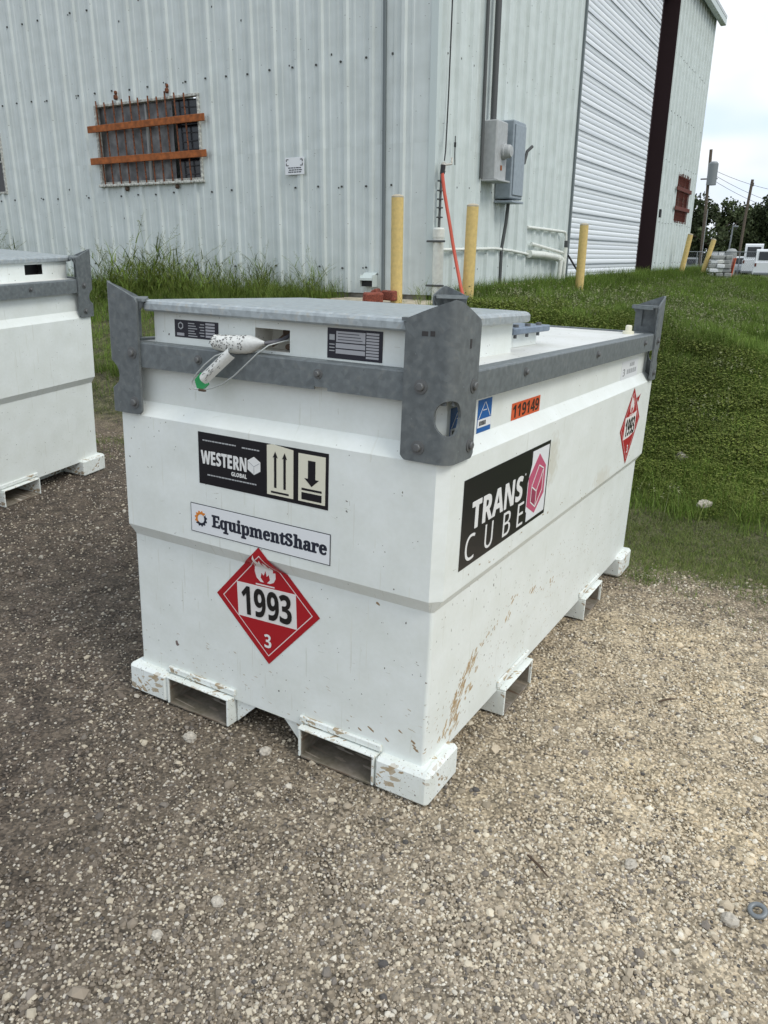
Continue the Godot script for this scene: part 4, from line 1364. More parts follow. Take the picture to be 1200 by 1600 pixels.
func make_materials() -> void:
	var white := Color(0.886, 0.902, 0.884)
	var im := paint_image(1024, 1024, 3, white, 190, 0.030)
	M.paint = tri_mat(im, 0.9, 0.42)
	var dent := Image.create_from_data(512, 512, false, Image.FORMAT_L8, seamless(noise(FastNoiseLite.TYPE_SIMPLEX_SMOOTH, 0.007, 19, 3), 512, 512))
	M.paint.heightmap_enabled = true
	M.paint.heightmap_texture = tex(dent)
	M.paint.heightmap_scale = 0.30
	var rd := RandomNumberGenerator.new(); rd.seed = 77
	# near short wall, 1.15 m by 0.475 m
	im = paint_image(1150, 475, 31, white, 130, 0.028)
	for s in [[0.069, 0.171, 9, 4], [0.058, 0.150, 11, 4], [0.064, 0.160, 8, 3], [0.196, 0.552, 10, 4], [0.203, 0.163, 14, 4], [0.15, 0.148, 10, 3], [0.24, 0.150, 8, 3], [0.11, 0.19, 8, 3]]:
		smear(im, s[0] * 1000, (0.567 - s[1]) * 1000, s[2], s[3], -0.5, Color8(146, 122, 92), rd)
	smear(im, 951, 350, 9, 11, 0.4, Color8(118, 104, 100), rd)
	for k in 60:
		smear(im, rd.randf() * 1150, rd.randf_range(300, 470), rd.randf_range(2, 9), rd.randf_range(0.8, 1.8), rd.randf_range(-0.4, 0.1), Color8(168, 152, 128).lerp(Color8(205, 200, 190), rd.randf()), rd)
	M.paint_front = imat(im, 0.42)
	# near long wall, 2.27 m by 0.475 m: mud and lost paint low down
	im = paint_image(1816, 380, 32, white, 120, 0.03)
	var mud := Color8(160, 132, 96)
	var px := func(z: float, y: float) -> Vector2: return Vector2(z * 800, (0.567 - y) * 800)
	# a long scrape that climbs away from the corner
	var line := [[0.205, 0.120], [0.212, 0.165], [0.222, 0.205], [0.240, 0.240], [0.262, 0.262], [0.285, 0.282], [0.320, 0.298], [0.345, 0.312]]
	for i in 260:
		var t := rd.randf() * (line.size() - 1.001)
		var a = line[int(t)]; var b = line[int(t) + 1]
		var f := t - int(t)
		var wide := 0.020 if t < 4.0 else 0.010
		var p: Vector2 = px.call(lerpf(a[0], b[0], f) + rd.randfn(0, wide), lerpf(a[1], b[1], f) + rd.randfn(0, 0.012))
		var shade := mud.lerp(Color8(186, 164, 130), rd.randf())
		if rd.randf() < 0.32: shade = white
		smear(im, p.x, p.y, rd.randf_range(3, 16), rd.randf_range(1.2, 4.2), -0.85 + rd.randf_range(-0.35, 0.35), shade, rd)
	for s in [[0.40, 0.335, 10], [0.44, 0.345, 8], [0.50, 0.35, 9], [0.585, 0.347, 18], [0.60, 0.352, 10], [0.63, 0.388, 15], [0.66, 0.395, 8], [0.82, 0.355, 16], [0.845, 0.36, 11], [0.93, 0.33, 8], [1.03, 0.318, 13], [1.06, 0.324, 8], [0.30, 0.20, 10], [0.33, 0.215, 14], [0.31, 0.225, 12], [0.36, 0.26, 9], [0.15, 0.15, 9], [0.13, 0.14, 8], [0.17, 0.17, 10], [0.16, 0.135, 9]]:
		for k in 4:
			var p: Vector2 = px.call(s[0] + rd.randfn(0, 0.010), s[1] + rd.randfn(0, 0.007))
			smear(im, p.x, p.y, s[2] * rd.randf_range(0.4, 0.9), rd.randf_range(1.5, 3.5), -0.6 + rd.randf_range(-0.2, 0.2), mud.lerp(Color8(188, 165, 128), rd.randf()), rd)
	for k in 420:
		var zz := rd.randf() * 2.2
		var yy := 0.13 + 0.33 * rd.randf() * clampf(zz + 0.35, 0.3, 1.0)
		var p: Vector2 = px.call(zz, yy)
		smear(im, p.x, p.y, rd.randf_range(1.0, 5.0), rd.randf_range(0.7, 1.6), -0.7 + rd.randf_range(-0.5, 0.5), Color8(120, 105, 85).lerp(Color8(190, 172, 142), rd.randf()), rd)
	for k in 55:
		var p: Vector2 = px.call(rd.randf_range(0.03, 0.8), rd.randf_range(0.2, 0.55))
		smear(im, p.x, p.y, rd.randf_range(0.8, 1.8), rd.randf_range(1.5, 4.0), rd.randf_range(-0.3, 0.3), Color8(90, 82, 72), rd)
	M.paint_side = imat(im, 0.45)
	M.paint_side.heightmap_enabled = true
	M.paint_side.heightmap_texture = tex(dent)
	M.paint_side.heightmap_scale = 0.10
	M.paint_front.heightmap_enabled = true
	M.paint_front.heightmap_texture = M.paint_side.heightmap_texture
	M.paint_front.heightmap_scale = 0.10
	im = paint_image(1816, 380, 34, white, 90, 0.03)
	soft_blob(im, 660, 165, 60, 80, Color8(196, 192, 176), 0.55, 5)
	soft_blob(im, 1210, 330, 120, 40, Color8(206, 202, 188), 0.5, 6)
	for k in 26:
		smear(im, rd.randf() * 1816, rd.randf_range(310, 352), rd.randf_range(2, 9), rd.randf_range(1, 2.2), rd.randf_range(-0.4, 0.2), Color8(158, 142, 116), rd)
	M.paint_upper = imat(im, 0.42)
	M.paint_upper.heightmap_enabled = true
	M.paint_upper.heightmap_texture = M.paint_side.heightmap_texture
	M.paint_upper.heightmap_scale = 0.12
	# worn feet
	im = paint_image(512, 512, 41, white, 240, 0.05)
	for k in 42:
		var hub := Vector2(rd.randf() * 512, rd.randf() * 512)
		var ang := rd.randf_range(-0.9, 0.5)
		var tone := Color8(132, 108, 80).lerp(Color8(186, 168, 138), rd.randf())
		for j in rd.randi_range(3, 13):
			var q := hub + Vector2(rd.randfn(0, 26), rd.randfn(0, 9)).rotated(ang)
			var big := absf(rd.randfn(0, 1.0))
			smear(im, q.x, q.y, 2.0 + 9.0 * big, 1.2 + 3.2 * big, ang + rd.randf_range(-0.3, 0.3), tone.lerp(white, rd.randf() * 0.35), rd)
	for k in 260:
		smear(im, rd.randf() * 512, rd.randf() * 512, rd.randf_range(0.8, 3.0), rd.randf_range(0.7, 1.8), rd.randf() * 3.0, Color8(120, 100, 78).lerp(Color8(200, 188, 166), rd.randf()), rd)
	for k in 60:
		smear(im, rd.randf() * 512, rd.randf() * 512, rd.randf_range(1, 6), rd.randf_range(1, 2.5), rd.randf() * 3, Color8(70, 58, 48), rd)
	M.paint_worn = tri_mat(im, 2.2, 0.55)
	im = paint_image(512, 512, 43, Color(0.80, 0.79, 0.75), 120, 0.10)
	M.paint_dirty = tri_mat(im, 2.0, 0.6)
	im = paint_image(512, 512, 44, Color(0.88, 0.88, 0.865), 130, 0.045)
	M.paint_deck = tri_mat(im, 1.0, 0.38)
	# dirt, rubbed paint and rust in the fork pockets
	im = paint_image(512, 512, 45, Color(0.47, 0.44, 0.39), 60, 0.26)
	for k in 90:
		smear(im, rd.randf() * 512, rd.randf() * 512, rd.randf_range(10, 80), rd.randf_range(2, 9), 0.1, Color8(84, 66, 50).lerp(Color8(206, 200, 188), pow(rd.randf(), 1.5)), rd)
	M.pocket_dirt = tri_mat(im, 2.0, 0.8)
	# galvanised steel: crystals of zinc and streaks
	for v in [["galv", Color(0.425, 0.448, 0.455), 0.42, 51], ["galv_dark", Color(0.40, 0.42, 0.425), 0.5, 52], ["galv_lid", Color(0.64, 0.67, 0.68), 0.32, 53], ["galv_blue", Color(0.46, 0.51, 0.57), 0.45, 54]]:
		var cell := noise(FastNoiseLite.TYPE_CELLULAR, 0.055, v[3], 1)
		cell.cellular_return_type = FastNoiseLite.RETURN_CELL_VALUE
		var big := noise(FastNoiseLite.TYPE_SIMPLEX_SMOOTH, 0.024, v[3] + 5, 5)
		var a := seamless(cell, 512, 512)
		var b := seamless(big, 512, 512)
		var data := PackedByteArray(); data.resize(512 * 512 * 3)
		for k in 512 * 512:
			var s := 1.0 + (a[k] - 128) / 128.0 * 0.05 + (b[k] - 128) / 128.0 * 0.085
			var brown := clampf((b[k] - 160) / 90.0, 0, 1) * (0.55 if v[0] == "galv_lid" else 0.15)
			var c: Color = v[1]
			c = Color(c.r * s, c.g * s, c.b * s).lerp(Color(0.60, 0.55, 0.47), brown)
			data[k * 3] = int(clampf(c.r * 255, 0, 255)); data[k * 3 + 1] = int(clampf(c.g * 255, 0, 255)); data[k * 3 + 2] = int(clampf(c.b * 255, 0, 255))
		im = Image.create_from_data(512, 512, false, Image.FORMAT_RGB8, data)
		for k in 70:
			var t := rd.randf_range(0.75, 1.3)
			var c: Color = v[1] * t
			smear(im, rd.randf() * 512, rd.randf() * 512, rd.randf_range(1, 5), rd.randf_range(0.8, 2.5), rd.randf() * 3, c, rd)
		M[v[0]] = tri_mat(im, 2.4, v[2] + 0.06, 0.15)
	M.bolt = mat(104, 105, 105, 0.5, 0.3)
	M.stamp = mat(62, 60, 60, 0.7, 0.2)
	M.rust_dark = mat(82, 66, 52, 0.85)
	M.black = mat(22, 22, 24, 0.5)
	M.cream = mat(222, 218, 196, 0.5)
	M.black_gloss = mat(24, 23, 28, 0.32)
	M.black_ink = mat(26, 24, 24, 0.4)
	M.white_ink = mat(226, 226, 224, 0.4)
	M.grey_ink = mat(170, 172, 174, 0.5)
	M.grey_ink2 = mat(112, 112, 110, 0.6)
	M.grey_dark = mat(92, 92, 98, 0.5)
	M.sticker_white = mat(226, 228, 230, 0.35)
	M.sticker_old = mat(220, 217, 198, 0.5)
	M.ink_blue = mat(34, 38, 52, 0.4)
	M.orange_ink = mat(214, 130, 50, 0.4)
	M.orange_tag = mat(206, 88, 44, 0.45)
	M.blue_sticker = mat(28, 92, 160, 0.4)
	M.pink = mat(188, 86, 116, 0.4)
	M.pink_dark = mat(150, 60, 88, 0.4)
	M.pink_deep = mat(172, 62, 92, 0.4)
	M.plate_dark = mat(40, 38, 48, 0.35, 0.2)
	M.plate_light = mat(178, 178, 182, 0.35, 0.3)
	M.hazard = imat(hazard_image(0.0), 0.38)
	M.hazard_side = imat(hazard_image(0.0), 0.45)
	M.hazard_side.albedo_color = Color(1.0, 1.0, 1.0)
	# siding of the building: chalky paint, rain streaks, a little green grime low down
	im = Image.create(512, 1024, false, Image.FORMAT_RGB8)
	var sn := noise(FastNoiseLite.TYPE_SIMPLEX_SMOOTH, 0.02, 61, 4)
	for y in 1024:
		for x in 512:
			var s := sn.get_noise_2d(x * 2.2, y * 0.12) * 0.035 + sn.get_noise_2d(x * 0.4 + 90, y * 0.4) * 0.035
			im.set_pixel(x, y, Color(0.822 + s, 0.846 + s, 0.836 + s * 1.1))
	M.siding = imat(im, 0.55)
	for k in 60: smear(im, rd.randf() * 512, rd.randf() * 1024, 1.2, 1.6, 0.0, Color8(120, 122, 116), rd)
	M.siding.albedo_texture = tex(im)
	M.siding_lit = M.siding.duplicate()
	M.siding_lit.albedo_color = Color(0.97, 0.98, 0.98)  # eave wall's stronger light put into the colour as a slight lift
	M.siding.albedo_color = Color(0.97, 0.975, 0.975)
	M.trim = mat(196, 206, 204, 0.5)
	M.seam = mat(104, 112, 114, 0.6)
	M.screw = mat(66, 68, 66, 0.7)
	M.roof = mat(190, 194, 194, 0.5, 0.2)
	M.door_white = mat(232, 236, 240, 0.5)
	M.door_white2 = mat(218, 223, 228, 0.5)
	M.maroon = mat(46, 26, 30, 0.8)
	M.concrete_dark = noise_mat(Color(0.50, 0.48, 0.44), 0.25, 64, 1.2, 0.9)
	M.concrete = noise_mat(Color(0.70, 0.66, 0.58), 0.22, 65, 1.5, 0.9)
	M.rust = noise_mat(Color(0.42, 0.25, 0.16), 0.5, 66, 6.0, 0.9)
	M.rust_orange = noise_mat(Color(0.58, 0.33, 0.16), 0.22, 67, 2.0, 0.85)
	M.rust_red = noise_mat(Color(0.37, 0.18, 0.14), 0.4, 68, 4.0, 0.9)
	M.rust_board = noise_mat(Color(0.30, 0.20, 0.17), 0.9, 69, 2.5, 0.9)
	M.board_pale = noise_mat(Color(0.62, 0.58, 0.54), 0.3, 70, 3.0, 0.9)
	M.frame_dirty = noise_mat(Color(0.70, 0.70, 0.67), 0.3, 71, 4.0, 0.7)
	M.mullion = mat(150, 152, 150, 0.6)
	M.blind = mat(40, 41, 46, 0.6)
	M.plastic_sheet = noise_mat(Color(0.36, 0.36, 0.36), 0.45, 72, 0.9, 0.35)
	M.glass_dark = mat(20, 21, 26, 0.15)
	M.bollard_yellow = noise_mat(Color(0.82, 0.715, 0.46), 0.06, 73, 3.0, 0.75)
	M.pvc = noise_mat(Color(0.86, 0.87, 0.84), 0.05, 74, 3.0, 0.45)
	M.meter_grey = noise_mat(Color(0.66, 0.67, 0.67), 0.05, 75, 3.0, 0.55)
	M.switch_grey = noise_mat(Color(0.56, 0.60, 0.63), 0.05, 76, 3.0, 0.5)
	M.conduit = mat(84, 86, 86, 0.6, 0.2)
	M.hose = mat(192, 78, 56, 0.45)
	M.brick = noise_mat(Color(0.50, 0.27, 0.215), 0.3, 78, 8.0, 0.9)
	M.brass = mat(196, 190, 180, 0.4, 0.4)
	M.paper = noise_mat(Color(0.86, 0.86, 0.84), 0.04, 79, 20.0, 0.5)
	M.green_plastic = mat(46, 160, 92, 0.4)
	M.wire = mat(176, 180, 178, 0.45, 0.3)
	M.stone = noise_mat(Color(0.70, 0.67, 0.62), 0.2, 80, 9.0, 0.9)
	M.stone_dark = noise_mat(Color(0.34, 0.32, 0.31), 0.3, 81, 9.0, 0.9)
	M.wood = noise_mat(Color(0.36, 0.32, 0.28), 0.4, 82, 2.0, 0.9)
	M.bark = noise_mat(Color(0.28, 0.24, 0.20), 0.5, 83, 2.0, 0.95)
	M.steel_grey = mat(128, 132, 134, 0.5, 0.4)
	M.car_white = mat(226, 228, 230, 0.25)
	M.car_glass = mat(28, 32, 36, 0.12)
	M.tyre = mat(34, 34, 35, 0.9)
	M.orange_mesh = mat(214, 92, 48, 0.6)
	for k in ["grass_mat", "leaf_mat", "pebble_mat"]:
		var m := StandardMaterial3D.new()
		m.vertex_color_use_as_albedo = true
		m.roughness = 0.75 if k != "pebble_mat" else 0.9
		if k != "pebble_mat": m.metallic_specular = 0.35
		M[k] = m

func noise_mat(c: Color, amount: float, seed_: int, scale: float, rough: float) -> StandardMaterial3D:
	var a := seamless(noise(FastNoiseLite.TYPE_SIMPLEX_SMOOTH, 0.02, seed_, 5), 256, 256)
	var data := PackedByteArray(); data.resize(256 * 256 * 3)
	for k in 256 * 256:
		var s := 1.0 + (a[k] - 128) / 128.0 * amount
		data[k * 3] = int(clampf(c.r * s * 255, 0, 255)); data[k * 3 + 1] = int(clampf(c.g * s * 255, 0, 255)); data[k * 3 + 2] = int(clampf(c.b * s * 255, 0, 255))
	return tri_mat(Image.create_from_data(256, 256, false, Image.FORMAT_RGB8, data), scale, rough)

func ground() -> void:
	var xs := []; var zs := []
	var x := -400.0
	for p in [[-400, -60, 20.0], [-60, -14, 2.0], [-14, -5.2, 0.4], [-5.2, 3.0, 0.045], [3.0, 12, 0.5], [12, 60, 4.0], [60, 401, 20.0]]:
		x = p[0]
		while x < p[1] - 1e-4:
			xs.append(x); x += p[2]
	for p in [[-400, -80, 20.0], [-80, -24, 2.0], [-24, -9, 0.4], [-9, -3.2, 0.14], [-3.2, 1.8, 0.045], [1.8, 12, 0.5], [12, 60, 4.0], [60, 401, 20.0]]:
		x = p[0]
		while x < p[1] - 1e-4:
			zs.append(x); x += p[2]
	var fine := noise(FastNoiseLite.TYPE_SIMPLEX_SMOOTH, 6.0, 14, 2)
	var nx := xs.size(); var nz := zs.size()
	var v := PackedVector3Array(); var n := PackedVector3Array(); var uv := PackedVector2Array(); var c := PackedColorArray(); var ix := PackedInt32Array()
	v.resize(nx * nz); n.resize(nx * nz); uv.resize(nx * nz); c.resize(nx * nz)
	for j in nz:
		for i in nx:
			var px: float = xs[i]; var pz: float = zs[j]
			var y := height(px, pz)
			if px > -5.3 and px < 3.1 and pz > -3.3 and pz < 1.9: y += 0.0045 * fine.get_noise_2d(px, pz)
			v[j * nx + i] = Vector3(px, y, pz)
			uv[j * nx + i] = Vector2(px, pz) / 1.5
			var g := grassy(px, pz)
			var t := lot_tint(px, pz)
			if pz < -30.0 or absf(px) > 14.0: t = Color(0.30, 0.27, 0.2)
			var soil := Color(0.11, 0.105, 0.055)
			if pz < -24.0: soil = Color(0.10, 0.12, 0.05)
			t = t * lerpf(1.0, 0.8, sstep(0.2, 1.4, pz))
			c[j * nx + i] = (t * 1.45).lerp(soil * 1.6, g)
	for j in nz:
		for i in nx:
			var a: Vector3 = v[j * nx + mini(i + 1, nx - 1)] - v[j * nx + maxi(i - 1, 0)]
			var b: Vector3 = v[mini(j + 1, nz - 1) * nx + i] - v[maxi(j - 1, 0) * nx + i]
			n[j * nx + i] = b.cross(a).normalized()
	for j in nz - 1:
		for i in nx - 1:
			var k := j * nx + i
			ix.append_array([k, k + 1, k + nx + 1, k, k + nx + 1, k + nx])
	var arr := []
	arr.resize(Mesh.ARRAY_MAX)
	arr[Mesh.ARRAY_VERTEX] = v; arr[Mesh.ARRAY_NORMAL] = n; arr[Mesh.ARRAY_TEX_UV] = uv; arr[Mesh.ARRAY_COLOR] = c; arr[Mesh.ARRAY_INDEX] = ix
	var m := ArrayMesh.new()
	m.add_surface_from_arrays(Mesh.PRIMITIVE_TRIANGLES, arr)
	# fines and small stones
	var size := 1024
	var s1 := noise(FastNoiseLite.TYPE_CELLULAR, 0.075, 91, 1); s1.cellular_return_type = FastNoiseLite.RETURN_CELL_VALUE
	var s2 := noise(FastNoiseLite.TYPE_CELLULAR, 0.075, 91, 1); s2.cellular_return_type = FastNoiseLite.RETURN_DISTANCE2_SUB
	var s3 := noise(FastNoiseLite.TYPE_CELLULAR, 0.19, 92, 1); s3.cellular_return_type = FastNoiseLite.RETURN_CELL_VALUE
	var s4 := noise(FastNoiseLite.TYPE_SIMPLEX_SMOOTH, 0.012, 93, 5)
	var a1 := seamless(s1, size, size); var a2 := seamless(s2, size, size); var a3 := seamless(s3, size, size); var a4 := seamless(s4, size, size)
	var data := PackedByteArray(); data.resize(size * size * 3)
	var hd := PackedByteArray(); hd.resize(size * size)
	for k in size * size:
		var stone := clampf((a2[k] - 40) / 90.0, 0, 1) * (1.0 if a1[k] > 120 else 0.0)
		var grit := (a3[k] - 128) / 128.0
		var t := 0.72 + grit * 0.20 + (a4[k] - 128) / 128.0 * 0.22
		t = lerpf(t, 0.70 + (a1[k] - 120) / 135.0 * 0.38, stone)
		data[k * 3] = int(clampf(t * 255, 0, 255)); data[k * 3 + 1] = int(clampf(t * 252, 0, 255)); data[k * 3 + 2] = int(clampf(t * 246, 0, 255))
		hd[k] = int(clampf(90 + grit * 40 + stone * 110, 0, 255))
	var gm := imat(Image.create_from_data(size, size, false, Image.FORMAT_RGB8, data), 0.95)
	gm.vertex_color_use_as_albedo = true
	gm.heightmap_enabled = true
	gm.heightmap_scale = 0.9
	gm.heightmap_texture = tex(Image.create_from_data(size, size, false, Image.FORMAT_L8, hd))
	var o := obj("ground", m, gm)
	tag(o, "yard of pale crushed stone that rises to a grassy bank", "ground", "", "structure")

func tanks() -> void:
	var a := build_tank(true)
	dress_tank(a)
	a.transform = Transform3D(Basis(Vector3(-0.9999, 0.01389, 0.0006), Vector3(0.01386, 0.9993, -0.03488), Vector3(-0.00109, -0.03487, -0.99939)).orthonormalized(), Vector3.ZERO)
	tag(a, "white steel fuel tank with hazard placards, black labels and galvanised corner guides", "fuel tank", "fuel tanks standing on the gravel")
	var b := build_tank(false)
	b.transform = Transform3D(Basis(Vector3(0.98362, -0.06859, -0.16671), Vector3(0.07198, 0.9973, 0.01438), Vector3(0.16527, -0.02615, 0.9859)).orthonormalized(), Vector3(-4.3465, 0.1913, -1.4905))
	tag(b, "plain white fuel tank without labels, cut off by the left edge", "fuel tank", "fuel tanks standing on the gravel")
	var xf := a.transform
	# rolled papers in a clear bag on the rail
	var mb := MB.new()
	var p := []; var rr := []
	for k in 15:
		var t := k / 14.0
		p.append(Vector3(0.722 - 0.165 * t, 1.206 + 0.010 * t - 0.006 * sin(t * 3.1), 0.000 + 0.006 * t))
		rr.append((0.020 + 0.0045 * sin(t * 3.1) + 0.0006 * sin(t * 31.0)) * (1.0 if t < 0.75 else lerpf(1.0, 0.22, (t - 0.75) / 0.25)))
	mb.tube(p, rr, 14)
	var roll := thing("paper_roll", "crumpled printed papers rolled in a clear bag lying on the tank's front rail", "paper roll", xf)
	obj("roll", mb, M.paper, roll)
	mb = MB.new()
	var rl := RandomNumberGenerator.new(); rl.seed = 8
	for k in 110:
		var t := rl.randf_range(0.02, 0.72)
		var q: Vector3 = p[int(t * 14)]
		var ang := rl.randf_range(-0.5, 1.5)
		var r0: float = rr[int(t * 14)] + 0.0004
		var nv := Vector3(0, sin(ang), -cos(ang))
		mb.box(q + Vector3(rl.randf_range(-0.005, 0.005), 0, 0) + nv * r0, Vector3(rl.randf_range(0.001, 0.0045), 0.0008, rl.randf_range(0.001, 0.004)), 0.0, Basis(Vector3.RIGHT, nv, Vector3.RIGHT.cross(nv)) * Basis(Vector3.UP, rl.randf_range(0.2, 1.0)))
	obj("print", mb, M.grey_ink2, roll)
	mb = MB.new()
	mb.tube([Vector3(0.585, 1.205, 0.0), Vector3(0.60, 1.196, -0.004), Vector3(0.63, 1.190, -0.003), Vector3(0.655, 1.187, 0.0)], [0.004, 0.006, 0.005, 0.002], 7)
	mb.tube([Vector3(0.558, 1.214, 0.006), Vector3(0.545, 1.216, 0.025), Vector3(0.535, 1.222, 0.055), Vector3(0.53, 1.235, 0.085)], [0.005, 0.007, 0.006, 0.005], 7)
	obj("twisted_end", mb, M.grey_dark, roll)
	# tag on a wire loop
	var tg := thing("key_tag", "white paper tag with green end hanging on a wire from the tank's front opening", "tag", xf)
	mb = MB.new()
	var ta := Vector3(0.640, 1.186, -0.028); var tb := Vector3(0.742, 1.105, -0.030)
	var dirv := (tb - ta).normalized()
	var nrm := Vector3(0, 0, -1)
	var acr := dirv.cross(nrm).normalized()
	for k in 8:
		var t0 := k / 8.0; var t1 := (k + 1) / 8.0
		for j in 6:
			var s0 := -1.0 + j / 3.0; var s1 := -1.0 + (j + 1) / 3.0
			var f := func(t: float, s: float) -> Vector3: return ta.lerp(tb, t) + acr * s * 0.0165 + nrm * (0.012 * (1 - s * s))
			mb.quad(f.call(t0, s0), f.call(t1, s0), f.call(t1, s1), f.call(t0, s1))
	obj("paper_slip", mb, M.paper, tg)
	mb = MB.new()
	for k in 26:
		var t := rl.randf_range(0.10, 0.92)
		var sd := rl.randf_range(-0.7, 0.7)
		var c := ta.lerp(tb, t) + acr * sd * 0.0165 + nrm * (0.0122 * (1 - sd * sd) + 0.0006)
		mb.box(c, Vector3(rl.randf_range(0.003, 0.010), 0.0013, 0.0006), 0.0, Basis(dirv, acr, dirv.cross(acr)))
	obj("print", mb, M.grey_ink2, tg)
	mb = MB.new()
	var g0 := tb - dirv * 0.004; var g1 := tb + dirv * 0.036
	mb.extrude(PackedVector2Array([Vector2(0, -0.019), Vector2(0.022, -0.020), Vector2(0.038, -0.006), Vector2(0.030, 0.016), Vector2(0, 0.019)]), 0.010, Transform3D(Basis(dirv, acr, dirv.cross(acr)), g0 - dirv.cross(acr) * 0.002))
	obj("green_end", mb, M.green_plastic, tg)
	mb = MB.new()
	mb.tube([Vector3(0.505, 1.225, 0.07), Vector3(0.515, 1.222, 0.04), Vector3(0.53, 1.212, -0.01), Vector3(0.555, 1.190, -0.026), Vector3(0.59, 1.158, -0.032), Vector3(0.63, 1.125, -0.034), Vector3(0.67, 1.100, -0.034), Vector3(0.71, 1.084, -0.034), Vector3(0.745, 1.076, -0.036), Vector3(0.772, 1.078, -0.040), Vector3(0.770, 1.098, -0.044), Vector3(0.752, 1.122, -0.044), Vector3(0.728, 1.146, -0.040), Vector3(0.695, 1.172, -0.034), Vector3(0.655, 1.190, -0.018)], 0.0019, 7)
	obj("wire_loop", mb, M.wire, tg)
	mb = MB.new()
	mb.box(Vector3(0.742, 1.076, -0.036), Vector3(0.026, 0.007, 0.008), 0.002)
	obj("crimp", mb, M.rust_dark, tg)

func pipe(parent: Node, called: String, path: Array, r: float, m: Material, sides := 10) -> MeshInstance3D:
	var mb := MB.new()
	mb.tube(path, r, sides)
	return obj(called, mb, m, parent)

func bollard(at: Vector3, h: float, lean: Vector2, label: String) -> void:
	var o := thing("bollard", label, "bollard", Transform3D(Basis(), at), "yellow pipe bollards along the building")
	var top := Vector3(lean.x, h, lean.y)
	var mb := MB.new()
	mb.tube([Vector3(-lean.x * 0.2, -0.2, -lean.y * 0.2), Vector3.ZERO, top * 0.5, top], 0.0572, 20, false)
	obj("post", mb, M.bollard_yellow, o)
	mb = MB.new()
	var ax := top.normalized()
	mb.lathe([Vector2(0.0575, -0.012), Vector2(0.0575, 0.0), Vector2(0.045, 0.010), Vector2(0.02, 0.016), Vector2(0.0001, 0.017)], top, ax, 20)
	obj("concrete_cap", mb, M.concrete, o)

